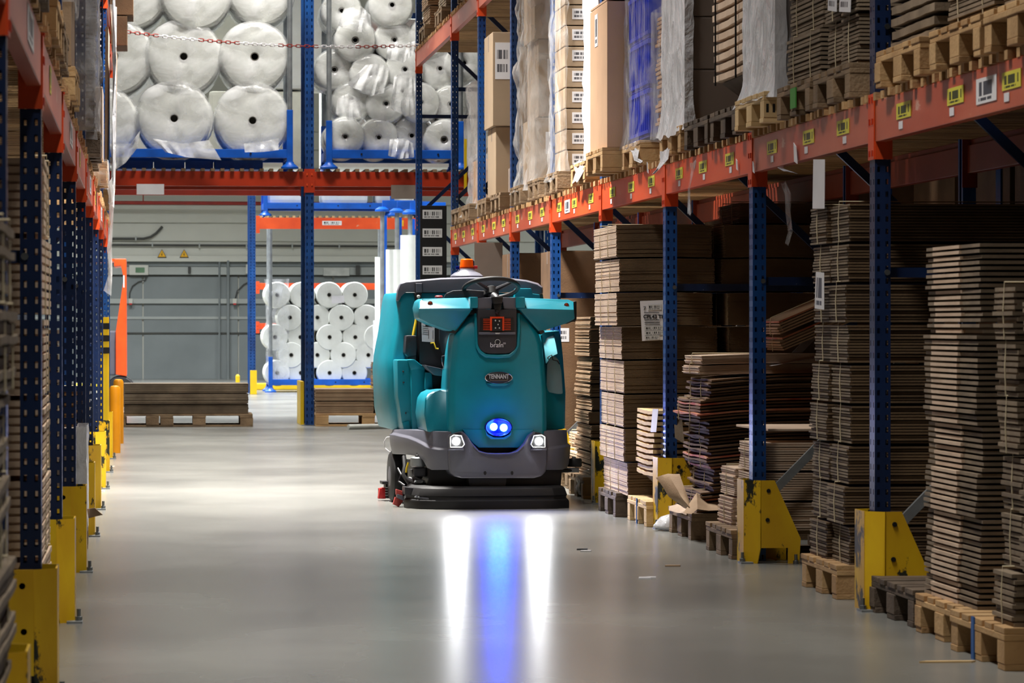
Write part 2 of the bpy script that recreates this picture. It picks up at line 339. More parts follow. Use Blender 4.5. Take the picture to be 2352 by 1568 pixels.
# ------------------------------------------------------------------ racks
def post_mesh(h, sgn, name, P=.05):
    """C section upright 100 wide (Y) and 80 deep (X) with slot and hole rows; sgn=+1 opens towards +X"""
    mb = MB(); n = int(h / P)
    def strip(f, cols, z0, holes):      # cols: list of coordinates across; holes: set of column indexes with holes
        for c in range(len(cols) - 1):
            a, b = cols[c], cols[c + 1]
            if c in holes:
                za, zb = z0 + P * .28, z0 + P * .72
                mb.add([f(a, z0), f(b, z0), f(b, za), f(a, za)], [(0, 1, 2, 3)]); mb.add([f(a, zb), f(b, zb), f(b, z0 + P), f(a, z0 + P)], [(0, 1, 2, 3)])
    fr = lambda y, z: (0, y, z); s1 = lambda x, z: (sgn * x, -.05, z); s2 = lambda x, z: (sgn * x, .05, z)
    for i in range(n):
        z0 = i * P
        strip(fr, [-.05, -.034, -.022, .022, .034, .05], z0, {1, 3})
        for s in (s1, s2): strip(s, [0, .010, .021, .044, .055, .065], z0, {1, 3})
    def full(f, a, b): mb.add([f(a, 0), f(b, 0), f(b, n * P), f(a, n * P)], [(0, 1, 2, 3)])
    for a, b in ((-.05, -.034), (-.022, .022), (.034, .05)): full(fr, a, b)
    for s in (s1, s2):
        for a, b in ((0, .010), (.021, .044), (.055, .065)): full(s, a, b)
    for y in (-.05, .05):
        e = .03 * (1 if y < 0 else -1); mb.add([(sgn * .065, y, 0), (sgn * .065, y + e, 0), (sgn * .065, y + e, n * P), (sgn * .065, y, n * P)], [(0, 1, 2, 3)])
    me = mb.mesh(name, ['blue']); return me
def post_hd(h, sgn, name, m='blue'):
    """coarser upright for rear posts and distant frames"""
    mb = MB(); t = .004; pts = [(.065, -.02), (.065, -.05), (0, -.05), (0, .05), (.065, .05), (.065, .02), (.065 - t, .02), (.065 - t, .05 - t), (t, .05 - t), (t, -.05 + t), (.065 - t, -.05 + t), (.065 - t, -.02)]
    return mb.prism([(sgn * a, b) for a, b in pts], 0, h, 'Z').mesh(name, [m])
HP = 6.0
PM_R = post_mesh(HP, 1, 'post'); PM_L = post_mesh(HP, -1, 'post'); PM_RR = post_hd(HP, -1, 'post'); PM_LR = post_hd(HP, 1, 'post')
PM_N = [post_mesh(HP, 1, 'post'), post_mesh(HP, -1, 'post')]
for m_ in PM_N: m_.materials[0] = MT['navy']
PLATE = MB().box(-.03, .11, -.09, .09, 0, .008, 0).mesh('foot_plate', ['steel'])
BOLT = MB().lathe([(.008, -.006), (.012, -.006), (.012, .004), (.006, .008)], 'Y', n=8).mesh('bolt', ['steel'], smooth=True)
ABOLT = MB().lathe([(.014, 0), (.014, .015), (.008, .017), (.008, .045)], 'Z', n=8).mesh('bolt', ['steel'], smooth=True)
def brace_mesh(a, b, m='navy'):
    a = Vector(a); b = Vector(b); d = (b - a).normalized(); n = Vector((0, 1, 0)); u = d.cross(n).normalized() * .02
    mb = MB(); c = .012
    prof = [(-1, -c), (-1, c), (-.8, c), (-.8, -c * .6), (.8, -c * .6), (.8, c), (1, c), (1, -c)]
    mb.loft([[tuple(p + u * q[0] + n * q[1]) for q in prof] for p in (a, b)]); return mb.mesh('brace', [m])
def frame(x, y, sgn, label, cat='upright frame', group=None, near=False, depth=1.1, h=HP, zs=None):
    e = empty('rack_upright_frame', (x, y, 0), label, cat, group)
    fm = (PM_N if near else [PM_R, PM_L])[0 if sgn > 0 else 1]
    link('post', fm, e); link('post', PM_RR if sgn > 0 else PM_LR, e, (sgn * depth, 0, 0))
    link('foot_plate', PLATE, e, (0 if sgn > 0 else -.08, 0, 0)); link('foot_plate', PLATE, e, (sgn * depth - (0.08 if sgn > 0 else 0), 0, 0))
    for dx, dy in ((-.018, -.075), (-.018, .075)): link('anchor_bolt', ABOLT, e, (sgn * dx, dy, .008))
    zs = zs or [.35, 1.35, 2.6, 3.9, 5.2]
    hz = zs; x0, x1 = sgn * .05, sgn * (depth - .05)
    for z in (1.36, 3.4): link('brace', brace_mesh((x0, 0, z), (x1, 0, z)), e)
    dz = [(.28, .28 + 1.0), (1.42, 2.35), (2.35, 3.3), (3.45, 4.4), (4.4, 5.4)]
    for i, (a, b) in enumerate(dz):
        s, t_ = (x0, x1) if i % 2 == 0 else (x1, x0)
        link('brace', brace_mesh((s, 0, a), (t_, 0, b), 'galv' if i == 0 else 'navy'), e)
        link('bolt', BOLT, e, (s, -.055, a)); link('bolt', BOLT, e, (t_, -.055, b))
    link('bolt', BOLT, e, (x0, -.055, 1.36))
    return e
YR = [5.66, 8.48, 11.3, 14.12, 17.0, 19.88, 22.68, 25.5, 28.33, 31.13, 33.85]
YL = [8.3, 11.1, 13.9, 16.7, 19.5, 22.3, 25.1, 27.9, 30.7, 33.5]
wR = {3: 'between the two nearest tall stacks', 4: 'above the badly scraped yellow guard', 5: 'beside the thick board pile and white slip', 6: 'half hidden by the tall banded cardboard stack',
      7: 'rising right behind the machine steering wheel', 8: 'third from the lower beam end', 9: 'second from the lower beam end', 10: 'at the lower beam end behind the amber beacon'}
for i, y in enumerate(YR):
    if i < 2: continue
    lab = 'blue perforated upright of the right rack ' + wR.get(i, 'nearest the camera, beyond the picture edge')
    frame(XR, y, 1, lab, group='blue uprights of the right rack', near=i <= 3)
frame(XR, 38.3, 1, 'blue upright frame at the very end of the right rack beside the black barcode board', group='blue uprights of the right rack')
wL = ['at the left picture edge, nearest the camera', 'with the nearest yellow guard at its foot', 'beside the pale sheet stack', 'with white paint scuffs halfway up', 'beside the film wrapped dark pile', 'sixth from the camera', 'seventh from the camera', 'with the hanging torn film', 'second from the far end', 'at the far end behind the orange bollards']
for i, y in enumerate(YL):
    frame(XL, y, -1, 'blue perforated upright of the left rack ' + wL[i], group='blue uprights of the left rack', near=i <= 7)
# beams
def beam(x, y0, y1, z0, z1, sgn, label, group, m='orange', caps=True, stick=None, name='rack_beam', capm='orange', rear=False):
    e = empty(name, (x, (y0 + y1) / 2, z0), label, 'beam', group); L = (y1 - y0) / 2; h = z1 - z0
    ox = .0
    prof = [(0, 0), (.045, 0), (.045, h - .03), (.03, h - .03), (.03, h), (0, h)]
    link('rail', MB().prism([(sgn * (a + ox), b) for a, b in prof], -L + .052, L - .052, 'Y').mesh('rail', [m], bevel=.003), e)
    if caps:
        for s in (-1, 1):
            mb = MB(); ya, yb = (s * L - .052 * 1, s * L + .052 * 1)
            ya, yb = (-L - .0, -L + .056) if s < 0 else (L - .056, L + .0)
            q = [(-.006, ya), (-.006, yb), (.05, yb), (.05, ya)]
            mb.box(*sorted((sgn * -.006, sgn * .0)), ya, yb, -.07, h + .03)
            if s > 0: mb.box(*sorted((sgn * .0, sgn * .07)), ya - .006, ya, -.07, h + .03)
            o = link('connector', mb.mesh('connector', [capm]), e)
            for zz in (-.045, h / 2, h + .005):
                link('hook', MB().box(*sorted((sgn * -.010, sgn * -.005)), (ya + yb) / 2 - .008, (ya + yb) / 2 + .008, zz - .012, zz + .012).mesh('hook', ['orange_deep']), e)
    if stick:
        for (dy, w_, h_, zc, mm) in stick:
            xx = sgn * -.003
            a = [(xx, dy + w_ / 2, zc - h_ / 2), (xx, dy - w_ / 2, zc - h_ / 2), (xx, dy - w_ / 2, zc + h_ / 2), (xx, dy + w_ / 2, zc + h_ / 2)]
            if sgn < 0: a = [a[1], a[0], a[3], a[2]]
            uvquad('sticker', a, mm, e)
    return e
ZB0, ZB1 = 1.885, 2.05
wB = {2: 'at the right picture edge', 3: 'below the new pale pallet', 4: 'below the thick banded boards', 5: 'below the blue crates', 6: 'below the small labelled cartons', 7: 'below the film wrapped boxes', 8: 'above the hanging grey sign', 9: 'nearest the barcode board'}
for i in range(1, 10):
    y0, y1 = YR[i], YR[i + 1]; st = []
    for k in (-.86, 0.02, .86):
        yy = -k
        st.append((yy + R.uniform(-.06, .06), .26, .062, .095, 'label_yellow'))
        st.append((yy - R.uniform(-.02, .02), .07, .03, .04, 'paper'))
    if i in (2, 6): st.append((-.55 if i == 2 else .4, .3, .09, .085, 'label_white'))
    beam(XR, y0, y1, ZB0, ZB1, 1, 'orange front beam of the right rack ' + wB.get(i, 'closest to the camera'), 'front beams of the right rack', 'orange' if i in (4, 5, 6) else 'orange_worn', stick=st)
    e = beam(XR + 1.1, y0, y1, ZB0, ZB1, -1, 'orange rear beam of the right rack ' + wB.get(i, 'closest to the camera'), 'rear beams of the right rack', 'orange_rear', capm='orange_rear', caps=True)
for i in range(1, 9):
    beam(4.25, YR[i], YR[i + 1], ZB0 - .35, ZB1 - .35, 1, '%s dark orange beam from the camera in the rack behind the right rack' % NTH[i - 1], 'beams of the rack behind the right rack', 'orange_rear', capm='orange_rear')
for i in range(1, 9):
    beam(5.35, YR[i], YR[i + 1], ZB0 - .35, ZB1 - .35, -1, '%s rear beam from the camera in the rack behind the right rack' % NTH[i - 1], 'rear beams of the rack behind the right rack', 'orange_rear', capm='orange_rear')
for i in range(2, 10):
    e = empty('rack_upright_frame', (4.25, YR[i] + .4, 0), 'dark upright of the back to back rack seen through bay %s of the right rack' % NTH[i - 2], 'upright frame', 'uprights of the rack behind the right rack')
    link('post', PM_LR, e); link('post', PM_RR, e, (1.1, 0, 0)); link('brace', brace_mesh((.05, 0, 1.2), (1.05, 0, 1.2)), e)
for i in range(0, 9):
    st = [(0.3, .5, .1, .09, 'label_white')] if i % 2 == 0 else [(-.4, .16, .09, .09, 'label_yellow')]
    beam(XL, YL[i], YL[i + 1], ZB0, ZB1, -1, 'worn orange beam of the left rack, %s bay from the camera' % NTH[i], 'front beams of the left rack', 'orange_worn', stick=st)
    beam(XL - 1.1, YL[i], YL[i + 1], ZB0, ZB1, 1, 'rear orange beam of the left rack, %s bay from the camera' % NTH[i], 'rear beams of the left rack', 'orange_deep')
beam(XL, 33.5, 36.3, 3.72, 3.88, -1, 'high orange beam at the far end of the left rack, near the hanging chain', 'upper beams')
Z2 = 3.93
for i in range(2, 11):
    y0 = YR[i]; y1 = YR[i + 1] if i < 10 else 38.3
    beam(XR, y0, y1, Z2, Z2 + .16, 1, 'upper orange beam of the right rack, %s bay counted from the far end' % NTH[10 - i], 'upper beams of the right rack', 'orange_worn')
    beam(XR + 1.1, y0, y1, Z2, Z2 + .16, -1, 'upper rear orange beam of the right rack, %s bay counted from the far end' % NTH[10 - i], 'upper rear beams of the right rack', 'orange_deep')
for i in range(0, 9):
    beam(XL, YL[i], YL[i + 1], Z2, Z2 + .16, -1, 'upper orange beam of the left rack, %s bay from the camera' % NTH[i], 'upper beams of the left rack', 'orange_worn')
# slatted decks
def slat_mesh(L, m): return MB().box(0, L, -.022, .022, 0, .032).mesh('slat', [m])
SL = slat_mesh(1.14, 'wood')
def deck(x, y0, y1, z, sgn, label, group, n=26, m=SL, L=1.14):
    e = empty('slatted_deck', (x - .012 * sgn, y0, z), label, 'deck', group); rr = random.Random(int(y0 * 10) + int(z * 7))
    for k in range(n):
        yy = .09 + (y1 - y0 - .18) * k / (n - 1)
        o = link('slat', m, e, (rr.uniform(-.01, .01), yy + rr.uniform(-.012, .012), 0), (0, 0, rr.uniform(-.008, .008) + (math.pi if sgn < 0 else 0)))
for i in range(1, 10): deck(XR, YR[i], YR[i + 1], ZB1, 1, 'wooden slat deck of the right rack ' + wB.get(i, 'closest to the camera'), 'slat decks of the right rack')
beam(XL, 5.5, 8.3, ZB0, ZB1, -1, 'worn orange beam of the left rack passing the camera at the left edge', 'front beams of the left rack', 'orange_worn')
for i in range(0, 9): deck(XL, YL[i], YL[i + 1], ZB1, -1, 'wooden slat deck on the left rack, %s bay from the camera' % NTH[i], 'slat decks of the left rack')
for i in range(2, 11):
    y0 = YR[i]; y1 = YR[i + 1] if i < 10 else 38.3
    deck(XR, y0, y1, Z2 + .16, 1, 'upper wooden slat deck of the right rack, %s bay counted from the far end' % NTH[10 - i], 'upper slat decks', n=26 if i < 10 else 40)
# column guards
def guard(x, y, sgn, label, group, m='yellow', h=.40):
    e = empty('column_guard', (x, y, 0), label, 'column guard', group); s = sgn; t = .006
    def sheet(name, pts):  # vertical plate between plan points, polygon heights
        mb = MB(); n = len(pts)
        a = [Vector(p) for p in pts]; nn = (a[1] - a[0]).cross(a[2] - a[0]).normalized() * t
        mb.loft([[tuple(p) for p in a], [tuple(p + nn) for p in a]]); return link(name, mb.mesh(name, [m]), e)
    # aisle face, near chamfer, near plate, far plate
    sheet('aisle_plate', [(0, .10, 0), (0, -.09, 0), (0, -.09, h), (0, .10, h)])
    sheet('chamfer_plate', [(0, -.09, 0), (s * .055, -.145, .0), (s * .068, -.15, .07), (s * .07, -.15, h), (0, -.09, h)])
    sheet('near_plate', [(s * .07, -.15, .075), (s * .20, -.15, .075), (s * .20, -.15, 0.0), (s * .255, -.15, 0.0), (s * .262, -.15, .12), (s * .135, -.15, h), (s * .07, -.15, h)])
    sheet('far_plate', [(0, .10, .0), (s * .24, .13, .0), (s * .24, .13, .12), (s * .12, .13, h), (0, .10, h)])
    for xx, zz in ((.105, h - .05), (.10, .21)):
        link('bolt_hole', MB().lathe([(.010, -.004), (.010, .002)], 'Y', n=12).mesh('bolt_hole', ['black']), e, (s * xx, -.152, zz))
    link('foot_flange', MB().box(*sorted((s * -.03, s * .03)), -.16, -.06, 0, .008).mesh('foot_flange', ['galv']), e)
    link('anchor_bolt', ABOLT, e, (s * -.015, -.11, .008)); link('anchor_bolt', ABOLT, e, (s * .235, -.17, 0))
gl = {2: 'nearest the camera on the right', 3: 'beside the weathered pallet on the right', 4: 'badly scraped black, in front of the small tied stack', 5: 'chipped, behind the crumpled cardboard', 6: 'narrow, at the foot of the tall cardboard stack'}
for i in range(2, 11):
    guard(XR - .045, YR[i], 1, 'yellow steel column guard ' + gl.get(i, 'of the right row, %s from the far end' % NTH[10 - i]), 'yellow column guards of the right rack')
g2 = ['nearest the camera at the left edge', 'at the bottom left with two dark bolts', 'second in the left row, scraped at the foot', 'third in the left row, mostly hidden', 'beside the small wrapped boxes on the left', 'sixth in the left row', 'seventh in the left row', 'eighth in the left row', 'ninth in the left row', 'at the far end of the left row']
for i, y in enumerate(YL): guard(XL + .05, y, -1, 'yellow steel column guard ' + g2[i], 'yellow column guards of the left rack')
# orange bollards and striped protector at the left rack end
for i, (x, y, z) in enumerate(((264, 1040, 885), (272, 1018, 870))):
    p = on(x, y, Z=0); hh = on(x, z, Y=p.y).z
    o = link('bollard', MB().lathe([(.05, 0), (.05, hh - .03), (.04, hh - .008), (.015, hh)], 'Z', n=20).mesh('bollard', ['bollard'], smooth=True), None, p)
    tag(o, ['nearer', 'farther'][i] + ' orange bollard at the far end of the left rack', 'bollard', 'orange bollards')
e = empty('edge_protector', (XL + .02, 29.6, 0), 'tall yellow edge protector with black bands at the end of the left rack', 'edge protector')
hz = on(250, 728, Y=29.6).z
link('angle_plate', MB().prism([(0, 0), (.01, 0), (.01, .1), (-.06, .1), (-.06, .09), (0, .09)], 0, hz, 'Z').mesh('plate', ['yellow_clean']), e, (0, -.1, 0))
link('angle_plate', MB().box(-.06, .0, -.11, -.1, 0, hz).mesh('plate', ['yellow_clean']), e)
for k in range(3): link('black_band', MB().box(-.061, .012, -.114, -.109, hz - .10 - k * .10, hz - .05 - k * .10).mesh('band', ['black']), e)
# ------------------------------------------------------------------ pallets
_pm = {}
def _pb(k, w):
    key = (k, w)
    if key not in _pm:
        d = {'deck_board_w': (1.2, .145, .022), 'deck_board_n': (1.2, .10, .022), 'cross_board': (.145, .8, .022), 'block_w': (.145, .145, .078), 'block_n': (.145, .10, .078), 'base_w': (1.2, .145, .022), 'base_n': (1.2, .10, .022)}[k]
        _pm[key] = MB().box(-d[0] / 2, d[0] / 2, -d[1] / 2, d[1] / 2, 0, d[2]).mesh(k, [w], bevel=.003)
    return _pm[key]
PN = {}
def pallet(x, y, z, label, group='wooden pallets', wood='wood', rz=0, near=None):
    """x = aisle end (long side runs along X away from the aisle), y = centre"""
    sgn = -1 if x < 0 else 1
    e = empty('pallet', (x + sgn * .6, y, z), label, 'pallet', group, rz)
    rr = random.Random(int(x * 100 + y * 77)); j = lambda a=.004: rr.uniform(-a, a)
    for yy, k in ((-.3275, 'w'), (0, 'w'), (.3275, 'w')):
        kk = 'w' if yy else 'w'
        link('base_board', _pb('base_w' if yy == 0 else 'base_n', wood), e, (0, yy + (.02 if yy > 0 else -.02 if yy < 0 else 0), 0))
        for xx in (-.5275, 0, .5275): link('block', _pb('block_w' if yy == 0 else 'block_n', wood), e, (xx + j(), yy + (.02 if yy > 0 else -.02 if yy < 0 else 0) + j(), .022))
    for xx in (-.5275, 0, .5275): link('cross_board', _pb('cross_board', wood), e, (xx + j(), 0, .1))
    for yy, k in ((-.3275, 'deck_board_w'), (-.1645, 'deck_board_n'), (0, 'deck_board_w'), (.1645, 'deck_board_n'), (.3275, 'deck_board_w')):
        o = link('deck_board', _pb(k, wood), e, (j(), yy + j(), .122), (0, 0, j(.004)))
    return e
# ------------------------------------------------------------------ stacks of flattened boxes
def bundle_mesh(dx, dy, h, n, rr, gap=.35, jit=.006, bow=0.0, seg=1, mats=('card',), inset=.012, tilt=0, mixp=0, side=None):
    """one tied bundle: n sheets with real edges; centre of base at the origin. bow lifts the aisle side of the sheets"""
    mb = MB(); rings = []; mi = []; th = h / n
    def ring(z, x0, x1, y0, y1):
        r = []
        def P(x, y): 
            zz = z + bow * ((x / dx - .0) ** 2) * 4 + bow * .12 * math.sin(y * 9) + tilt * x; return (x, y, zz)
        for s in range(seg): r.append(P(x0 + (x1 - x0) * s / seg, y0))
        r.append(P(x1, y0))
        for s in range(1, seg): r.append(P(x1, y0 + (y1 - y0) * s / seg))
        r.append(P(x1, y1))
        for s in range(1, seg): r.append(P(x1 + (x0 - x1) * s / seg, y1))
        r.append(P(x0, y1))
        for s in range(1, seg): r.append(P(x0, y1 + (y0 - y1) * s / seg))
        return r
    for i in range(n):
        a = [rr.uniform(-jit, jit) for _ in range(4)]
        x0, x1, y0, y1 = -dx / 2 + a[0], dx / 2 + a[1], -dy / 2 + a[2], dy / 2 + a[3]
        z0 = i * th; z1 = z0 + th * (1 - gap)
        rings.append(ring(z0, x0, x1, y0, y1)); rings.append(ring(z1, x0, x1, y0, y1))
        if i < n - 1:
            rings.append(ring(z1, x0 + inset, x1 - inset, y0 + inset, y1 - inset)); rings.append(ring(z0 + th, x0 + inset, x1 - inset, y0 + inset, y1 - inset))
    mb.loft(rings)
    m = len(rings[0])
    if len(mats) > 1:
        cyc = 0
        for q in range(len(rings) - 1):
            sheet = q // 4; v = (sheet * 7919 + int(dx * 100)) % 100 / 100 < mixp
            for k in range(m): mb.m[q * m + k] = 1 if v else 0
    if side:      # all faces but the aisle side take a darker tone as painted shade
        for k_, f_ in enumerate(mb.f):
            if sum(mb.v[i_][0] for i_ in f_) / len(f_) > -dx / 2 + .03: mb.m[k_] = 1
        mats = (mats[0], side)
    me = mb.mesh('sheets', list(mats)); return me
BN = ['flat cardboard bundle', 'flat cardboard bundle']
def stack(x0, x1, y0, y1, z0, heights, desc, group, sheets=14, jx=.02, jy=.02, lean=(0, 0), strap=True, seed=1, variants=3, z_is_sheet=None, name='cardboard_bundle', cat='cardboard bundle', toplabels=None, split=False, band=None, **kw):
    """column of tied bundles, each a thing of its own"""
    rr = random.Random(seed); dx, dy = x1 - x0, y1 - y0; out = []; z = z0; cache = []; cache2 = []; cache3 = []; bandm = []
    n = len(heights)
    for i, h in enumerate(heights):
        ns = sheets if isinstance(sheets, int) else sheets[i]
        key = (round(h, 3), ns)
        c = [q for q in cache if q[0] == key]
        if len(c) < variants: me = bundle_mesh(dx, dy, h - .009, ns, rr, **kw); cache.append((key, me))
        else: me = rr.choice(c)[1]
        if n == 1: lab = desc
        elif i == n - 1: lab = 'topmost bundle of ' + desc
        elif i == 0: lab = 'lowest bundle of ' + desc
        else: lab = ORD[i] + ' bundle from the bottom of ' + desc
        e = empty(name, ((x0 + x1) / 2 + rr.uniform(-jx, jx) + lean[0] * i, (y0 + y1) / 2 + rr.uniform(-jy, jy) + lean[1] * i, z), lab, cat, group, rr.uniform(-.012, .012))
        if split:
            th = h / ns
            if not cache2:
                for _ in range(4):
                    a = dict(kw); q_ = bundle_mesh(dx, dy, th * (1 - kw.get('gap', .35)), 1, rr, **{k: v for k, v in kw.items() if k != 'gap'}, gap=0.0)
                    cache2.append(q_)
                    if kw.get('mixp'):
                        q2 = q_.copy(); q2.materials.clear(); q2.materials.append(MT[kw['mats'][1]]); q2.polygons.foreach_set('material_index', [0] * len(q2.polygons)); cache3.append(q2)
                    if band: bandm.append(MB().box(-dx / 2 - .008, -dx / 2 + .01, -dy * .17, dy * .33, 0, th * (1 - kw.get('gap', .35))).mesh('flap_edge', [band]))
            for k_ in range(ns):
                src = cache3 if cache3 and rr.random() < kw['mixp'] else cache2
                s_ = link('sheet', rr.choice(src), e, (rr.uniform(-.004, .004), rr.uniform(-.004, .004), k_ * th))
                if band: link('flap_edge', bandm[0], s_)
        else: stuff(link('sheet_stack', me, e))
        if strap:
            for sy in ((0,) if dy < .6 else (-.18, .2)):
                q = .004
                pts = [(-dx / 2 - q, sy, -.0), (-dx / 2 - q - .004, sy, h * .5), (-dx / 2 - q, sy, h + .002), (dx / 2 + q, sy, h + .002), (dx / 2 + q, sy, 0)]
                bw = kw.get('bow', 0)
                pts = [(p[0], p[1], p[2] + bw * 1.0 + kw.get('tilt', 0) * p[0]) for p in pts]
                link('string', MB().tube(pts, .0025, 4).mesh('string', ['string']), e)
        z += h; out.append(e)
    return out
Yf = lambda x, X=XR: on(x, 745, X=X).y
Zy = lambda y, x, X=XR: on(x, y, X=X).z
ZF = .144; ZS = ZB1 + .032; ZP = ZS + .144
def carton(x0, x1, y0, y1, z0, z1, label, group=None, m='carton', flaps=True, tape=True, labelm=None, lp=None, name='carton', n=None):
    e = empty(name, ((x0 + x1) / 2, (y0 + y1) / 2, z0), label, 'box', group); a, b, h = (x1 - x0) / 2, (y1 - y0) / 2, z1 - z0
    link('body', MB().box(-a, a, -b, b, 0, h - .004).mesh('body', [m], bevel=.004), e)
    if flaps:
        for s in (-1, 1): link('flap', MB().box(-a + .002, a - .002, *sorted((s * .002, s * (b - .002))), h - .004, h).mesh('flap', [m]), e)
    if tape: link('tape', MB().box(-a - .001, a + .001, -.025, .025, h * .82, h + .0015).mesh('tape', ['carton_grey' if m != 'carton_grey' else 'card_brown']), e)
    if labelm:
        for (u, w_, zc, hh, face) in lp:
            if face == 'x': pts = [(-a - .002, u + w_ / 2, zc - hh / 2), (-a - .002, u - w_ / 2, zc - hh / 2), (-a - .002, u - w_ / 2, zc + hh / 2), (-a - .002, u + w_ / 2, zc + hh / 2)]
            else: pts = [(u - w_ / 2, -b - .002, zc - hh / 2), (u + w_ / 2, -b - .002, zc - hh / 2), (u + w_ / 2, -b - .002, zc + hh / 2), (u - w_ / 2, -b - .002, zc + hh / 2)]
            uvquad('label', pts, labelm, e)
    return e
def film_box(x0, x1, y0, y1, z0, z1, m, label, name='stretch_film', amp=.02, nu=14, nz=24, flare=0.0, seed=0, group=None, e=.01, top=False, tatter=.02, cat='film'):
    """wrinkled film sleeve round a load, slightly proud of it"""
    cx, cy = (x0 + x1) / 2, (y0 + y1) / 2; a, b = (x1 - x0) / 2 + e, (y1 - y0) / 2 + e; rings = []
    per = []
    ny_, nx_ = max(1, round((y1 - y0) * 16)), max(1 if x1 - x0 < .06 else 5, round((x1 - x0) * 18))
    for s in range(ny_): per.append((-1, 1 - 2 * s / ny_, -1, 0))
    for s in range(nx_): per.append((-1 + 2 * s / nx_, -1, 0, -1))
    for s in range(ny_): per.append((1, -1 + 2 * s / ny_, 1, 0))
    for s in range(nx_): per.append((1 - 2 * s / nx_, 1, 0, 1))
    for k in range(nz + 1):
        t = k / nz; z = z0 + (z1 - z0) * t; rg = []
        for i, (u, v, nx, ny) in enumerate(per):
            x, y = u * a, v * b
            q = noise.noise(Vector((x * 3 + seed, y * 3, z * 4))) + .5 * noise.noise(Vector((x * 9, y * 9 + seed, z * 11)))
            d = abs(q) * amp + flare * max(0, 1 - t * 5) ** 2
            zz = z - z0 + (tatter * noise.noise(Vector((x * 6, y * 6, seed))) if k in (0,) else 0)
            rg.append((x + (nx if nx else (u * .3)) * d, y + (ny if ny else (v * .3)) * d, zz))
        rings.append(rg)
    me = MB().loft(rings, cap=False).mesh(name, [m], smooth=60)
    o = link(name, me, None, (cx, cy, z0)); return tag(o, label, cat, group)
def hang_film(pts, wdt, m, label, name='film_scrap', seed=0, cat='film', amp=.02, parent=None, nw=6):
    """torn strip of film hanging along a path"""
    rings = []; P = [Vector(p) for p in pts]; c = P[0]
    for i, p in enumerate(P):
        w_ = wdt[i] if isinstance(wdt, (list, tuple)) else wdt; r = []
        for k in range(nw + 1):
            u = k / nw - .5; q = Vector((noise.noise(Vector((i * .7 + seed, k * .9, 0))) * amp, u * w_, noise.noise(Vector((i * .6, k * .8, seed))) * amp))
            r.append(p - c + q)
        r2 = [v + Vector((.002, 0, .0)) for v in reversed(r)]
        rings.append([tuple(v) for v in r + r2])
    o = link(name, MB().loft(rings).mesh(name, [m], smooth=60), None, c); tag(o, label, cat); return o
def folded(label, rows, m, name='crumpled_cardboard', t=.005, cat='cardboard', amp=.012):
    """sheet through rows of 3-D points (a folded board)"""
    R_ = [[Vector(p) for p in r] for r in rows]; c = R_[0][0].copy(); k = 6; rings = []
    for i in range(len(R_) - 1):
        for s in range(k if i < len(R_) - 2 else k + 1):
            t_ = s / k; r = []
            for a in range(len(R_[i])):
                p = R_[i][a].lerp(R_[i + 1][a], t_); r.append(p)
            rr_ = []
            for a in range(len(r) - 1):
                for q in range(k if a < len(r) - 2 else k + 1):
                    v = r[a].lerp(r[a + 1], q / k); v = v + Vector((0, 0, 1)) * noise.noise(v * 7) * amp; rr_.append(v - c)
            rings.append([tuple(v) for v in rr_] + [tuple(v + Vector((0, -t, -t * .3))) for v in reversed(rr_)])
    o = link(name, MB().loft(rings).mesh(name, [m], smooth=25), None, c); return tag(o, label, cat)
# ================================================================== RIGHT RACK, ground level
G1 = 'bundles of the near right stack'
# nearest small stacks at the right picture edge
yy = lambda a, b, X=XR: (Yf(b, X), Yf(a, X))
for k, (xa, xb, top) in enumerate(((2283, 2330, 650), (2345, 2420, 640))):
    y0, y1 = yy(xa, xb, 2.88); zt_ = Zy(top, xa, 2.88); n = 6; h = (zt_ - ZF) / n
    stack(2.90, 3.75, y0, y1 - .01, ZF, [h] * n, 'the %s narrow dark stack at the right picture edge' % ['first', 'second', 'third'][k], 'bundles of the narrow stacks at the right edge', sheets=9, jx=.028, jy=.012, seed=30 + k, mats=('card_grey',), jit=.01)
pallet(2.84, 11.93, 0, 'pale wooden pallet with a blue strap at the bottom right corner', wood='wood')
e = LAST[0]
o_ = link('blue_strap', MB().box(-.606, -.601, .02, .06, .0, .146).mesh('strap', ['bluetape']), e); o_['label'] = 'blue strap'
# tall stack R0
y0, y1 = yy(2130, 2252); zt_ = Zy(565, 2130); n = 8; h = (zt_ - ZF) / n
stack(2.93, 3.95, y0, y1, ZF, [h] * n, 'the tall striped stack at the right picture edge', G1, sheets=8, jx=.012, jy=.01, seed=5, mats=('card_grey',), gap=.42, jit=.005, inset=.02, strap=False, split=True, band='card_pale')
for k, (a, b) in enumerate(((.0, 1),)):
    pass
pallet(2.88, (y0 + y1) / 2, 0, 'worn wooden pallet under the tall striped stack at the right', wood='wood')
pallet(2.90, 13.62, 0, 'empty weathered grey pallet between the near yellow guard and the striped stack', wood='wood_dark')
# stack R1
y0, y1 = yy(1868, 1948); zt_ = Zy(474, 1870); n = 9; h = (zt_ - ZF) / n
w3 = (y1 - y0) / 2
stack(2.93, 4.05, y0, y0 + w3 - .012, ZF, [h] * n, 'the near half of the tall white slip stack', 'bundles of the tall stack behind the near post', sheets=13, jx=.014, jy=.006, seed=8, mats=('card_grey',), side='card_side_shade', jit=.005)
stack(2.93, 4.05, y0 + w3 + .012, y1, ZF, [h] * n, 'the far half of the tall white slip stack', 'bundles of the tall stack behind the near post', sheets=13, jx=.014, jy=.006, seed=9, mats=('card_grey',), side='card_side_shade', jit=.005)
pallet(2.88, (y0 + y1) / 2, 0, 'pale pallet under the tall white slip stack left of the near yellow guard', wood='wood')
yq = (y0 + y1) / 2
def slip(pix, X, m, label, name='paper_slip', cat='paper', th=.002):
    p = [on(a, b, X=X) for a, b in pix]; c = p[0].copy(); o = uvquad(name, [q - c for q in p], m, None, th); o.location = c; tag(o, label, cat); return o
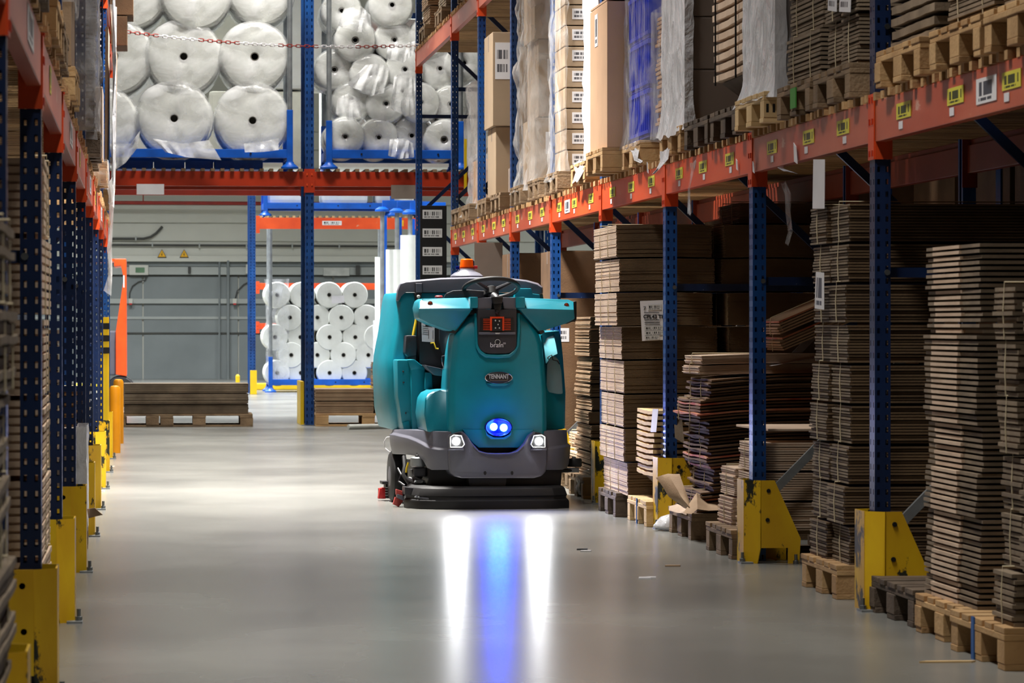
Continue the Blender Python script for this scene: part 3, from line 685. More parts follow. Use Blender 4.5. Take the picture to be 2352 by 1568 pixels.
slip([(1866, 479), (1893, 479), (1894, 366), (1868, 366)], 2.90, 'paper', 'long white paper strip hanging from the orange beam above the tall stack')
slip([(1871, 708), (1892, 711), (1892, 626), (1874, 624)], 2.89, 'label_white', 'white printed label on the front of the tall stack, below the paper strip', 'stack_label', 'label')
# dark deep cardboard behind R1 / R0
y0b, y1b = 14.55, 15.3
carton(3.72, 4.2, 12.2, 13.0, ZF + 0, 1.95, 'tall olive brown carton behind the striped stack at the upper right', m='card_brown', tape=False)
pallet(3.72, 12.6, 0, 'dark pallet under the tall olive brown carton', wood='wood_dark')
# small tied stacks beside the scraped guard
y0, y1 = 17.55, 17.95
stack(2.93, 3.3, y0, y1, ZF, [(Zy(1065, 1662) - ZF) / 2] * 2, 'the short tied stack left of the scraped guard', 'bundles of the short tied stacks', sheets=14, jx=.01, jy=.01, seed=12, mats=('card_pale',))
y0, y1 = 17.12, 17.5
stack(2.95, 3.5, y0, y1, ZF, [(Zy(1008, 1700) - ZF) / 3] * 3, 'the higher tied stack behind the scraped guard', 'bundles of the short tied stacks', sheets=12, jx=.01, jy=.01, seed=13, mats=('card_pale',))
carton(3.55, 4.1, 17.1, 17.9, ZF, ZF + .47, 'dark flat topped carton behind the post with the scraped guard', m='card_brown', tape=False)
o = link('flat_board', MB().box(-.6, .6, -.4, .4, 0, .012).mesh('lid', ['card_pale'], bevel=.003), None, (3.62, 17.52, ZF + .485), (0, 0, .03)); tag(o, 'flat pale board lying across the short stacks behind the scraped guard', 'board')
pallet(2.86, 17.55, 0, 'old dark pallet under the short tied stacks', wood='wood_old')
# pallet with crumpled cardboard and the warped orange printed pile
pallet(2.90, 19.1, 0, 'brown pallet carrying the crumpled cardboard', wood='wood_old')
nb = 7; zt_ = Zy(868, 1590)
hs = [.13, .12, .13, .12, .12, .11]
stack(2.98, 4.2, 18.72, 19.5, ZF + .02, hs, 'the sagging warped pile with orange printed edges', 'bundles of the warped pile', sheets=7, jx=.05, jy=.02, seed=21, mats=('card_brown', 'orange_print'), mixp=.2, bow=-.035, seg=6, jit=.02, gap=.5, inset=.03, split=True)
stack(2.96, 4.15, 18.85, 19.45, ZF + .02 + sum(hs), [.055, .055], 'the flat pale bundles on top of the warped pile', 'bundles on the warped pile', sheets=7, jx=.02, jy=.01, seed=22, mats=('card_pale',), bow=-.012, seg=5)
stack(3.4, 3.82, 18.78, 19.3, ZF + .02 + sum(hs) + .20, [.09, .09], 'the tilted orange edged pile lying on the warped pile', 'tilted bundles on the warped pile', sheets=5, jx=.01, jy=.01, seed=23, mats=('card', 'orange_print'), mixp=.4, tilt=.42, seg=3, gap=.45, inset=.02, jit=.012)
folded('curved white sheet under the tilted orange edged pile', [[(3.35, 18.8, .93), (3.6, 18.8, .97), (3.85, 18.8, 1.02)], [(3.35, 19.3, .93), (3.6, 19.3, .97), (3.85, 19.3, 1.02)]], 'paper', amp=.004, cat='paper', name='paper_sheet')
# crumpled loose cardboard
def crumple(label, poly_px, folds, Yv, m='card', name='crumpled_cardboard', dv=.0):
    pass
def W(x, y, Y): return on(x, y, Y=Y)
folded('big crumpled cardboard sheet leaning against the chipped yellow guard', [[W(1506, 1097, 19.0), W(1534, 1088, 18.95), W(1561, 1088, 18.9)], [W(1535, 1140, 18.9), W(1562, 1138, 18.75), W(1572, 1122, 18.8)], [W(1577, 1168, 18.8), W(1583, 1165, 18.6), W(1587, 1160, 18.7)]], 'card')
folded('second crumpled brown board lying folded on the pallet with the warped pile', [[W(1570, 1178, 18.6), W(1600, 1132, 18.75), W(1624, 1148, 18.8), W(1672, 1150, 18.85)], [W(1588, 1180, 18.5), W(1602, 1168, 18.52), W(1628, 1172, 18.55), W(1665, 1173, 18.6)]], 'card')
folded('flat torn cardboard hanging over the pallet front edge', [[W(1537, 1162, 19.3), W(1556, 1158, 19.2), W(1576, 1168, 19.0)], [W(1536, 1172, 19.25), W(1556, 1176, 19.05), W(1577, 1182, 18.8)]], 'card_pale', amp=.006)
# small empty pallets left of guard 5
pallet(2.84, 20.36, 0, 'pale pallet with a blue tape on one block, left of the chipped guard', wood='wood_pale')
e = LAST[0]
o_ = link('blue_tape', MB().box(-.606, -.601, -.04, -.01, .0, .146).mesh('strap', ['bluetape']), e); o_['label'] = 'blue tape'
# honeycomb boards
hb = []
def board_rows(x0, x1, y0, y1, z0, n, pitch, th, desc, group, m, seed, sag=0, mesh_seg=8, rows_name='honeycomb_board', cat='board', word='board'):
    rr = random.Random(seed)
    def me_():
        rings = []; cnt = 10; a, b = (x1 - x0) / 2, (y1 - y0) / 2
        mb = MB(); top = []; 
        for s in range(cnt + 1):
            u = -1 + 2 * s / cnt; z = sag * u * u + rr.uniform(-.002, .002)
            rings.append([(-a, u * b, z), (a, u * b, z), (a, u * b, z + th), (-a, u * b, z + th)])
        return mb.loft(rings).mesh('board', [m], bevel=0)
    M3 = [me_() for _ in range(3)]
    for i in range(n):
        lab = 'topmost ' + word if i == n - 1 else ('lowest ' + word if i == 0 else ORD[i] + ' ' + word + ' from the bottom') if i < 16 else NTH[n - 1 - i if n - 1 - i < 12 else 0] + ' ' + word + ' from the top'
        o = link(rows_name, M3[i % 3], None, ((x0 + x1) / 2 + rr.uniform(-.006, .006), (y0 + y1) / 2 + rr.uniform(-.01, .01), z0 + i * pitch), (0, 0, rr.uniform(-.008, .008)))
        tag(o, lab + ' of ' + desc, cat, group)
        if pitch - th > .004 and i < n - 1:
            pass
z0b, z1b = Zy(1085, 1458), Zy(938, 1458)
board_rows(2.88, 3.5, 19.98, 20.66, z0b + .02, 12, (z1b - z0b) / 12, (z1b - z0b) / 12 * .62, 'the thick board pile beside the tall banded stack', 'thick boards on the floor pile', 'wood_pale', 3, sag=.006)
# spacers between the boards (one batten stack at each side)
def spacers(x, y, z0, n, pitch, th, desc, sz=(.5, .06)):
    e = empty('spacer_battens', (x, y, z0), desc, 'battens'); me = MB().box(-sz[0] / 2, sz[0] / 2, -sz[1] / 2, sz[1] / 2, 0, pitch - th).mesh('batten', ['wood_dark'])
    for i in range(n - 1): link('batten', me, e, (0, 0, i * pitch + th))
for k, yv in enumerate((20.12, 20.5)):
    pt = (z1b - z0b) / 12; spacers(3.2, yv, z0b + .02, 12, pt, pt * .62, ['near', 'far'][k] + ' row of dark battens between the thick boards on the floor pile')
e = empty('wooden_pedestal', (3.2, 20.33, ZF), 'tapered wooden support under the thick board pile', 'support')
link('body', MB().loft([[(-.16, -.15, 0), (.16, -.15, 0), (.16, .15, 0), (-.16, .15, 0)], [(-.28, -.3, z0b + .018 - ZF), (.28, -.36, z0b + .018 - ZF), (.28, .36, z0b + .018 - ZF), (-.28, .36, z0b + .018 - ZF)]]).mesh('body', ['wood_dark'], bevel=.01), e)
slip([(1494, 992), (1507, 992), (1512, 939), (1499, 939)], 2.865, 'paper', 'white paper slip hanging on the thick board pile next to the blue post')
folded('narrow strip of torn cardboard standing right of the blue post by the thick boards', [[W(1550, 1005, 19.8), W(1572, 1018, 19.8)], [W(1548, 960, 19.85), W(1566, 960, 19.85)], [W(1549, 925, 19.9), W(1553, 915, 19.9)]], 'card_grey', amp=.01)
# tall banded stack T
y0, y1 = 20.78, 21.88
th_ = [Zy(a, 1370) for a in (1118, 1062, 982, 905, 826, 752, 682, 605)] ; zt_ = Zy(533, 1365)
hs = [(zt_ - ZF) / 8] * 8
for k, (xa, xb, mm) in enumerate(((2.83, 3.40, 'card_pale'), (3.43, 3.98, 'card'))):
    stack(xa, xb, y0, y1, ZF, hs, 'the tall banded stack beside the labelled sheet' + (', aisle column' if k == 0 else ', rear column'), 'bundles of the tall banded stack', sheets=24, jx=.022, jy=.035, seed=40 + k, mats=(mm,), side='card_side_shade', jit=.0025, gap=.3, lean=(-.007, .004) if k == 0 else (0, .004), bow=-.004, seg=3)
stack(4.06, 4.58, y0, y1, ZF, [(zt_ - ZF) / 8] * 8, 'the first dark rear stack behind the posts', 'bundles of the rear stack', sheets=18, seed=44, mats=('card_brown',), strap=False)
stack(4.64, 5.16, y0, y1, ZF, [(zt_ - ZF) / 8] * 8, 'the second dark rear stack behind the posts', 'bundles of the rear stack', sheets=18, seed=45, mats=('card_brown',), strap=False)
stack(3.55, 4.2, 20.9, 21.7, zt_ + .004, [.13], 'flat brown bundle lying on top of the tall banded stack', None, sheets=14, seed=46, mats=('card_brown',))
pallet(2.80, 21.4, 0, 'dark pallet under the tall banded stack', wood='wood_dark')
pallet(4.04, 21.4, 0, 'dark pallet under the rear stacks behind the posts', wood='wood_dark')
# big shipping label on T
yl = 20.72
pc = [on(a, b, Y=yl) for a, b in ((1475, 783), (1552, 779), (1548, 688), (1470, 691))]
e = empty('shipping_label', pc[0], 'large white shipping label with barcodes on the tall banded stack', 'label')
L_ = [q - pc[0] for q in pc]; uvquad('sheet', L_, 'paper', e)
def onl(u, v, d=-.004): return L_[0].lerp(L_[1], u).lerp(L_[3].lerp(L_[2], u), v) + Vector((0, d, 0))
def bar(u0, u1, v0, v1, m='label_bar'): uvquad('barcode', [onl(u0, v0), onl(u1, v0), onl(u1, v1), onl(u0, v1)], m, e)
bar(.22, .62, .76, .90); bar(.08, .66, .25, .36); bar(.08, .66, .13, .24); bar(.08, .52, .02, .12)
text('print', 'CPL43 TRIMA', .030, 'black', e, onl(.07, .60), ext=.0005, bold=.001, align='LEFT')
text('print', '7', .034, 'black', e, onl(.12, .80), ext=.0005); text('print', '9', .034, 'black', e, onl(.70, .80), ext=.0005)
for v in (.70, .52, .46, .42): link('print_line', MB().box(0, .09, -.001, 0, -.002, .002).mesh('line', ['conduit']), e, onl(.1, v))
# short wavy stack
y0, y1 = 23.2, 24.0; zt_ = Zy(722, 1330); hs = [(zt_ - ZF) / 12] * 12
stack(2.93, 3.7, y0, y1, ZF, hs, 'the lower wavy stack right of the machine', 'bundles of the wavy stack', sheets=11, jx=.012, jy=.02, seed=50, mats=('card',), side='card_side_shade', bow=-.006, seg=5, jit=.005, strap=False)
pallet(2.88, 23.6, 0, 'grey pallet under the lower wavy stack', wood='wood_old')
# brown cartons behind the machine
carton(2.98, 4.2, 25.75, 26.6, ZF, 1.17, 'large brown lower carton behind the machine steering wheel', 'brown cartons behind the machine', m='card_brown', labelm='label_doc', lp=[(-.54, .085, .93, .10, 'y')])
carton(2.98, 4.2, 25.75, 26.6, 1.175, 1.69, 'large brown upper carton behind the machine steering wheel', 'brown cartons behind the machine', m='card_brown')
pallet(2.95, 26.2, 0, 'pallet under the large brown cartons behind the machine', wood='wood_old')
carton(2.98, 4.2, 28.6, 29.5, ZF, 1.73, 'brown carton far behind the machine, left of the steering wheel post', m='card_brown'); pallet(2.95, 29.05, 0, 'pallet under the farthest brown carton of the right rack', wood='wood_old')
stack(3.0, 4.1, 24.35, 25.1, ZF, [.13, .13], 'the low light stack behind the machine at its right side', 'bundles of the low light stack', sheets=7, seed=51, mats=('card_pale',)); pallet(2.95, 24.72, 0, 'pallet under the low light stack behind the machine', wood='wood_old')
# clear film heap on floor
def blob(label, c, r, m, name, cat, seed=0, amp=.5):
    jit = lambda a, h: 1 + amp * noise.noise(Vector((math.cos(a) * 2 + seed, math.sin(a) * 2, h * 14)))
    o = link(name, MB().lathe([(r[0] * .3, 0), (r[0] * .95, .02), (r[0], r[1] * .3), (r[0] * .8, r[1] * .6), (r[0] * .5, r[1] * .85), (r[0] * .12, r[1])], 'Z', n=22, jit=jit).mesh(name, [m], smooth=60), None, c); return tag(o, label, cat)
blob('crumpled clear film heap on the floor right of the machine', (2.98, 24.25 - .9, 0), (.13, .22), 'film', 'film_heap', 'film', 3)
blob('small crumpled film on the floor under the chipped guard', (2.93, 19.62, 0), (.10, .09), 'film_white', 'film_heap', 'film', 5)
# distant grounds: nothing but end board
# ================================================================== RIGHT RACK, first level
A = 'goods on the right rack shelf'
def P1(y, label, wood='wood', x=2.88): return pallet(x, y, ZS, label, wood=wood)
# bay nearest the camera
P1(11.6, 'yellowish pallet at the top right corner of the picture', 'wood'); P1(12.45, 'second pallet from the right on the near shelf', 'wood'); P1(13.42, 'weathered pallet with torn cardboard right of the near post on the shelf', 'wood')
stack(2.94, 4.0, 11.22, 11.98, ZP, [.2] * 6, 'the shelf stack in the top right corner', 'bundles in the top right corner', sheets=11, seed=60, mats=('card_grey',), split=True)
stack(2.94, 4.0, 12.1, 12.82, ZP, [.2] * 6, 'the finely striped shelf stack near the top right corner', 'bundles near the top right corner', sheets=11, seed=61, mats=('card_grey',), split=True)
board_rows(2.94, 3.9, 13.02, 13.8, ZP, 16, .048, .03, 'the coarse layered pile on the near shelf', 'boards of the coarse pile on the near shelf', 'card_grey', 62, word='layer', rows_name='thick_board')
folded('torn cardboard flap sticking out on the pallet right of the near post', [[W(2024, 128, 13.9), W(2050, 140, 13.8), W(2130, 128, 13.5)], [W(2030, 132, 13.85), W(2050, 146, 13.75), W(2130, 134, 13.45)]], 'card_pale', amp=.01)
# bay A: 14.12 .. 17.0
P1(14.75, 'grey pallet under the tied bundles left of the near post', 'wood_old')
e = P1(15.62, 'pallet with one green painted block', 'wood_old'); link('green_mark', MB().box(-.606, -.601, -.10, .03, .03, .12).mesh('mark', [mat('green', (70, 150, 60), .6)]), e)
stack(2.93, 4.05, 14.4, 14.72, ZP, [.22] * 6, 'the narrow shelf column just left of the near post', 'bundles left of the near post on the shelf', sheets=13, seed=63, mats=('card_grey',))
stack(2.93, 4.05, 14.78, 15.12, ZP, [.22] * 6, 'the second narrow shelf column left of the near post', 'bundles left of the near post on the shelf', sheets=13, seed=64, mats=('card_grey',))
stack(2.93, 4.05, 15.25, 16.0, ZP, [.22] * 6, 'the slanting striped shelf stack under the two white papers', 'bundles of the slanting shelf stack', sheets=11, seed=65, mats=('card_grey',), jy=.01, split=True)
slip([(1901, 24), (1921, 27), (1922, -30), (1903, -30)], 2.90, 'label_doc', 'left white document hanging on the shelf stack at the top edge', 'document', 'document')
slip([(1927, 27), (1953, 28), (1955, -30), (1929, -30)], 2.90, 'label_doc', 'right white document hanging on the shelf stack at the top edge', 'document', 'document')
P1(16.55, 'new pale pallet with a black stamp under the grey wrapped load', 'wood_pale', 2.84)
e = LAST[0]
for k, (u, w_) in enumerate(((-.05, .012), (-.02, .012), (.01, .012))): link('stamp', MB().box(-.53 + u - w_ / 2, -.53 + u + w_ / 2, -.402, -.398, .045, .085).mesh('stamp', ['black']), e)
carton(2.93, 4.05, 16.16, 16.94, ZP, ZP + 1.1, 'tall brown carton inside grey film on the new pallet', m='carton_grey', tape=False)
film_box(2.93, 3.9, 16.16, 16.96, ZP - .02, ZP + 1.12, 'film_thin', 'grey stretch film round the tall carton on the new pallet', amp=.018, flare=.05, seed=4, e=.015)
film_box(2.90, 2.935, 16.14, 17.0, ZP - .03, ZP + .62, 'film_white', 'milky lower film skirt on the grey wrapped load', amp=.012, flare=.05, seed=9, e=.008)
# bay B: 17.0 .. 19.88
P1(17.55, 'black weathered pallet under the thick banded boards on the shelf', 'wood_dark'); P1(18.42, 'second black weathered pallet under the thick banded boards on the shelf', 'wood_dark')
e = empty('wooden_pedestal', (3.35, 17.75, ZP), 'dark tapered support under the thick banded boards on the shelf', 'support')
link('body', MB().loft([[(-.2, -.18, 0), (.2, -.18, 0), (.2, .18, 0), (-.2, .18, 0)], [(-.38, -.40, .17), (.38, -.40, .17), (.38, .40, .17), (-.38, .40, .17)]]).mesh('body', ['wood_dark'], bevel=.01), e)
board_rows(2.94, 3.75, 17.28, 18.2, ZP + .172, 16, .052, .032, 'the thick banded board pile on the shelf', 'thick banded boards on the shelf', 'card_pale', 66, sag=.005)
for k, yv in enumerate((17.5, 17.95)): spacers(3.34, yv, ZP + .172, 16, .052, .032, ['near', 'far'][k] + ' row of dark battens between the thick banded boards on the shelf', (.7, .06))
for k, yv in enumerate((17.42, 18.05)):
    o = link('strap', MB().tube([(2.925, yv, ZP + .15), (2.925, yv, ZP + 1.02)], .005, 6).mesh('strap', ['black']), None); tag(o, ['near', 'far'][k] + ' black strap round the thick banded boards on the shelf', 'strap')
P1(19.35, 'pallet under the white film wrapped boxes on the shelf', 'wood')
for k in range(4):
    carton(2.94, 4.0, 18.98, 19.78, ZP + .02 + k * .285, ZP + .02 + (k + 1) * .285 - .004, ['lowest', 'second', 'third', 'topmost'][k] + ' brown carton inside the white film on the shelf', 'brown cartons in white film', m='carton_grey', tape=False)
film_box(2.915, 2.94, 18.97, 19.80, ZP - .04, ZP + 1.15, 'film_white', 'bright white film over the front of the stacked cartons on the shelf', amp=.014, flare=.03, seed=11, e=.01, tatter=.03)
hang_film([on(1527, 345, X=2.86), on(1522, 372, X=2.85), on(1512, 388, X=2.84), on(1500, 398, X=2.84)], [.35, .3, .2, .05], 'film_white', 'torn white film tail hanging over the orange beam below the wrapped cartons')
hang_film([on(1593, 372, X=2.86), on(1586, 400, X=2.86), on(1584, 430, X=2.86), on(1582, 455, X=2.86), on(1585, 492, X=2.86)], [.18, .10, .10, .08, .03], 'film_thin', 'thin film strip hanging down across the orange beam')
# bay C: 19.88 .. 22.68
stack(2.96, 3.5, 20.05, 20.45, ZP, [.24, .24, .24], 'the peach cardboard column right of the blue crates', 'bundles of the peach column', sheets=9, seed=70, mats=('carton',), jit=.012, strap=False)
film_box(2.95, 3.52, 20.03, 20.47, ZP, ZP + .74, 'film_thin', 'thin film round the peach cardboard column', amp=.01, seed=14)
P1(20.92, 'pallet under the blue crates on the shelf', 'wood')
def crate(x0, x1, y0, y1, z0, h, label, group):
    e = empty('plastic_crate', ((x0 + x1) / 2, (y0 + y1) / 2, z0), label, 'crate', group); a, b, t = (x1 - x0) / 2, (y1 - y0) / 2, .006
    mb = MB().box(-a, a, -b, b, 0, t)
    mb.box(-a, -a + t, -b, b, t, h).box(a - t, a, -b, b, t, h).box(-a + t, a - t, -b, -b + t, t, h).box(-a + t, a - t, b - t, b, t, h)
    stuff(link('walls', mb.mesh('walls', ['blue_crate']), e))
    for zz in (h - .03, .02): link('rim', MB().box(-a - .008, a + .008, -b - .008, -b + .0, zz, zz + .02).box(-a - .008, -a, -b, b, zz, zz + .02).mesh('rim', ['blue_crate']), e)
    for k in range(5):
        u = -b + b * 2 * (k + .5) / 5; link('rib', MB().box(-a - .008, -a, u - .005, u + .005, .02, h - .01).mesh('rib', ['blue_crate']), e)
    for k in range(3):
        u = -a + a * 2 * (k + .5) / 3; link('rib', MB().box(u - .005, u + .005, -b - .008, -b, .02, h - .01).mesh('rib', ['blue_crate']), e)
for k in range(4):
    for q in range(2):
        crate(2.93, 3.73, 20.50 + q * .42, 20.91 + q * .42, ZP + .02 + k * .29, .285, ('lowest', 'second', 'third', 'topmost')[k] + ' blue crate of the ' + ('near', 'far')[q] + ' column on the shelf', 'blue plastic crates on the shelf')
film_box(2.915, 3.75, 20.48, 21.35, ZP - .02, ZP + 1.2, 'film_thin', 'clear film stretched round the blue crates', amp=.016, flare=.03, seed=17)
hang_film([on(1452, 330, X=2.9), on(1456, 350, X=2.87), on(1462, 365, X=2.86), on(1474, 372, X=2.85)], [.5, .3, .2, .1], 'film_white', 'loose film bunch on the pallet under the blue crates')
P1(21.78, 'pallet under the tall peach carton', 'wood', 2.77)
e = carton(2.80, 3.62, 21.38, 22.2, ZP, Zy(62, 1352), 'tall peach carton with an open flap and two white labels', m='carton', flaps=False, tape=False, labelm='label_white', lp=[(.12, .15, 1.12, .2, 'x'), (.1, .14, .75, .2, 'x')])
hh = Zy(62, 1352) - ZP
link('flap', MB().prism([(-.41, hh), (-.41, hh + .012), (-.1, hh + .04), (-.1, hh + .032)], -.4, .4).mesh('flap', ['carton']), e)
link('flap', MB().prism([(.41, hh), (.41, hh + .01), (.1, hh + .06), (.1, hh + .05)], -.4, .4).mesh('flap', ['carton']), e)
# bay D: 22.68 .. 25.5   small labelled cartons
P1(23.5, 'low pallet with a white film rag left of the tall peach carton', 'wood')
P1(25.1, 'pallet under the column of small labelled cartons', 'wood_old')
for k in range(10):
    z = ZP + .01 + k * .146
    for q in range(2):
        xa_ = 2.95 + q * .41
        carton(xa_, xa_ + .40, 24.82, 25.42, z, z + .142, (ORD[k] if k < 9 else 'topmost') + ' small brown carton of the ' + ('labelled front' if q == 0 else 'partly hidden rear') + ' column', 'small brown cartons in one wrapped load', m='carton_dull', flaps=False, tape=False, labelm='label_doc', lp=[(-.09, .115, .078, .075, 'y')])
film_box(2.93, 2.945, 24.80, 25.44, ZP - .06, ZP + 1.5, 'film', 'wrinkled clear film on the aisle side of the small labelled cartons', amp=.045, flare=.04, seed=23, e=.01, nz=34)
hang_film([on(1325, 372, X=2.89), on(1330, 395, X=2.87), on(1322, 418, X=2.87)], [.45, .5, .4], 'film_white', 'white film rag on the pallet left of the tall peach carton')
film_box(2.99, 3.6, 23.2, 23.95, ZP, ZP + 1.5, 'film_white', 'tall milky wrapped pack between the tall peach carton and the labelled cartons', amp=.03, seed=19)
# bay E: 25.5 .. 28.33
for k, (ya, yb) in enumerate(((27.1, 27.95), (25.85, 26.6))):
    P1((ya + yb) / 2, ['far', 'near'][k] + ' pallet under the film wrapped grey cartons', 'wood_old')
    hs = [.50, .60, .38] if k == 0 else [.16]; z = ZP + .02
    for q, h in enumerate(hs):
        if k == 0: carton(2.99 + .03 * (q % 2), 3.7, ya + .02, yb - .03 * q, z, z + h - .005, ['lowest', 'middle', 'topmost'][q] + ' grey carton in the crumpled film load', 'grey cartons in crumpled film', m='carton_dull', labelm='label_doc', lp=[(-.15, .24, h * .6, .17, 'y')])
        else: carton(3.3, 3.9, ya + .02, yb, z, z + h, 'low box behind the loose film near the labelled cartons', m='carton_grey')
        z += h
    if k == 0: film_box(2.97, 3.72, ya - .01, yb + .02, ZP - .05, z + .02, 'film', 'crumpled film over the three grey cartons left of the labelled cartons', amp=.06, flare=.06, seed=31, nz=34)
# bay F: 28.33 .. 31.13
P1(30.3, 'pallet under the two brown boxes with a hanging document', 'wood_old'); P1(29.1, 'low pallet in front of the box with the hanging document', 'wood_old')
carton(2.97, 3.6, 29.95, 30.65, ZP + .0, ZP + .60, 'lower brown box under the box with the hanging document', m='carton_dull')
carton(2.94, 3.6, 29.9, 30.65, ZP + .605, ZP + 1.40, 'upper brown box with a clear document pouch', m='carton_dull', labelm='label_doc', lp=[(-.24, .14, .55, .31, 'y')])
carton(3.02, 3.5, 28.85, 29.4, ZP, ZP + .22, 'low crushed box on the pallet before the document box', m='carton_grey')
# bay G: 31.13 .. 33.85
P1(31.8, 'pallet under the pinkish low box near the far shelf end', 'wood_old'); P1(32.9, 'farthest pallet of the lower shelf', 'wood_old')
carton(2.98, 3.6, 31.45, 32.2, ZP - .0, ZP + .40, 'pinkish low box in film near the far end of the shelf', m='carton')
film_box(2.97, 3.3, 32.1, 32.3, ZP - .1, ZP + 1.1, 'film', 'tall crumpled film left of the pinkish low box', amp=.05, flare=.06, seed=37)
carton(3.15, 3.7, 31.55, 32.1, ZP + .41, ZP + 1.15, 'dark box in film above the pinkish low box', m='card_brown')
film_box(2.96, 3.62, 31.43, 32.22, ZP - .04, ZP + .44, 'film_thin', 'clear film round the pinkish low box', amp=.02, seed=41, flare=.04)
# upper level goods, far bays
for k, (ya, yb, m_) in enumerate(((36.6, 37.6, 'card'), (34.6, 35.5, 'card_grey'), (32.0, 32.9, 'card'))):
    pallet(2.9, (ya + yb) / 2, Z2 + .192, ['farthest', 'middle', 'nearest'][k] + ' pallet on the upper beams at the far end', wood='wood_old')
    stack(2.95, 3.9, ya + .1, yb - .05, Z2 + .336, [.2] * 3, 'the %s load on the upper beams' % ['farthest', 'middle', 'nearest'][k], 'bundles on the upper beams', sheets=8, seed=80 + k, mats=(m_,))
for k in range(3):
    for q in range(3):
        pallet(2.9, 12.7 + 5 * k + q * .95, Z2 + .192, 'pallet on the upper right beams above the picture, ' + ('near', 'middle', 'far')[k] + ' group ' + 'abc'[q], wood='wood_old') if False else None
# hanging bits
o = link('hanging_sign', MB().box(-.12, .12, -.002, .002, -.42, 0).mesh('hanging_sign', ['carton_grey'], bevel=.001), None, on(1122, 557, Y=29.9)); tag(o, 'grey cardboard sign hanging under the dusty pink beam, right of the amber beacon', 'sign')
# white backdrop loads behind rear of right rack at far end
for k, (xa, ya, h) in enumerate(((3.3, 34.6, 1.7), (3.3, 32.2, 1.6))):
    pass

# goods in the back to back rack, seen dark through the bays
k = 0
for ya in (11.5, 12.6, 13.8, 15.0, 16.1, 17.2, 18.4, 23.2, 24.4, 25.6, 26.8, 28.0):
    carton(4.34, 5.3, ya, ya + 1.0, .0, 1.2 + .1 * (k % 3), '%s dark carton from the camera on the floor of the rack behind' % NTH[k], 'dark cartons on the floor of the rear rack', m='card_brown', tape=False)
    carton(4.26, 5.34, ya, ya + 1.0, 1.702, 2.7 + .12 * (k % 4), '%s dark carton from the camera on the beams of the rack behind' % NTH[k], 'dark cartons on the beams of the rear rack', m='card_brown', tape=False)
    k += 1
# litter on the floor
for i, (x, y, w_, d_, m_, lab, nm_) in enumerate(((2176, 1521, .10, .012, 'wood_pale', 'pale wood splinter on the floor at the bottom right', 'wood_splinter'), (1337, 1262, .03, .02, 'black', 'small dark crumb on the floor right of the lamp reflections', 'crumb'), (1345, 1266, .03, .02, 'paper', 'small white paper crumb on the floor right of the lamp reflections', 'paper_scrap'),
    (1480, 1328, .03, .03, 'paper', 'white paper scrap on the floor before the small pallet, lower one', 'paper_scrap'), (1495, 1327, .025, .02, 'paper', 'tiny white paper scrap just right of the lower scrap', 'paper_scrap'), (1545, 1300, .04, .02, 'card', 'brown cardboard crumb on the floor by the brown pallet', 'cardboard_scrap'),
    (250, 1072, .05, .08, 'card_pale', 'pale scrap on the floor at the far left guards', 'cardboard_scrap'), (228, 1128, .04, .04, 'paper', 'white scrap beside the left guards', 'paper_scrap'))):
    p = on(x, y, Z=.0); o = link(nm_, MB().prism([(-w_, -d_), (w_ * .8, -d_ * 1.2), (w_, d_ * .6), (0, d_), (-w_ * .7, d_ * .8)], 0, .006, 'Z').mesh(nm_, [m_]), None, p); tag(o, lab, 'litter')
# torn bits on the orange beams
for i, (x, y, s_, lab) in enumerate(((1487, 385, .035, 'torn white scrap on the orange beam under the blue crates'), (1692, 378, .03, 'torn white scrap on the beam left of the post joint'), (1730, 384, .03, 'torn white scrap on the beam right of the post joint'), (1826, 352, .05, 'pale torn label piece on the dusty beam above the paper strip'))):
    p = on(x, y, X=XR - .012); o = link('paper_scrap', MB().prism([(-s_, -s_), (s_ * .5, -s_ * .7), (s_ * .8, s_), (-s_ * .3, s_ * .6)], 0, .003, 'X').mesh('scrap', ['paper']), None, p); tag(o, lab, 'paper')
folded('bent white label peeling below the beam right of the post joint', [[W(1778, 352, 16.45), W(1795, 358, 16.4)], [W(1780, 382, 16.45), W(1800, 388, 16.2)], [W(1800, 392, 16.3), W(1832, 398, 15.9)]], 'paper', amp=.004, cat='paper', name='peeling_label')
hang_film([on(1800, 420, X=3.2), on(1806, 450, X=3.2), on(1812, 490, X=3.22), on(1814, 530, X=3.2), on(1810, 560, X=3.2)], [.10, .16, .2, .12, .05], 'film_thin', 'dangling film shreds on the diagonal brace behind the scraped guard post')
# ================================================================== ride-on floor scrubber
SO = on(1143, 1168, Z=0); SPSI = math.radians(3.0)
SV = Vector((-math.sin(SPSI), math.cos(SPSI), 0)); SU = Vector((math.cos(SPSI), math.sin(SPSI), 0))
def S(x, y, v):
    """point of the machine that stands at depth v (m behind its front) and shows at photo pixel (x, y)"""
    d = ray(x, y); t = (v - (CO - SO).dot(SV)) / d.dot(SV); p = CO + d * t - SO
    return Vector((p.dot(SU), v, p.z))
sb = empty('floor_scrubber', (SO.x, SO.y, 0), 'teal ride-on floor scrubber with steering wheel, amber beacon and lit blue lamps', 'scrubber', None, SPSI)
def SP(name, me, parent=None, loc=None, rot=None): return link(name, me, parent or sb, loc, rot)
def px_prism(pts, v0, v1, m, name, bevel=.008, smooth=True, parent=None, vf=None):
    """solid whose front outline passes through photo pixels at depth v0, straight back to v1; vf gives each corner its own front depth"""
    P = [S(a, b, (vf[i] if vf else v0)) for i, (a, b) in enumerate(pts)]
    fr = [tuple(p) for p in P]; bk = [(p.x, v1, p.z) for p in P]
    return SP(name, MB().loft([fr, bk]).mesh(name, [m], smooth=smooth, bevel=bevel), parent)
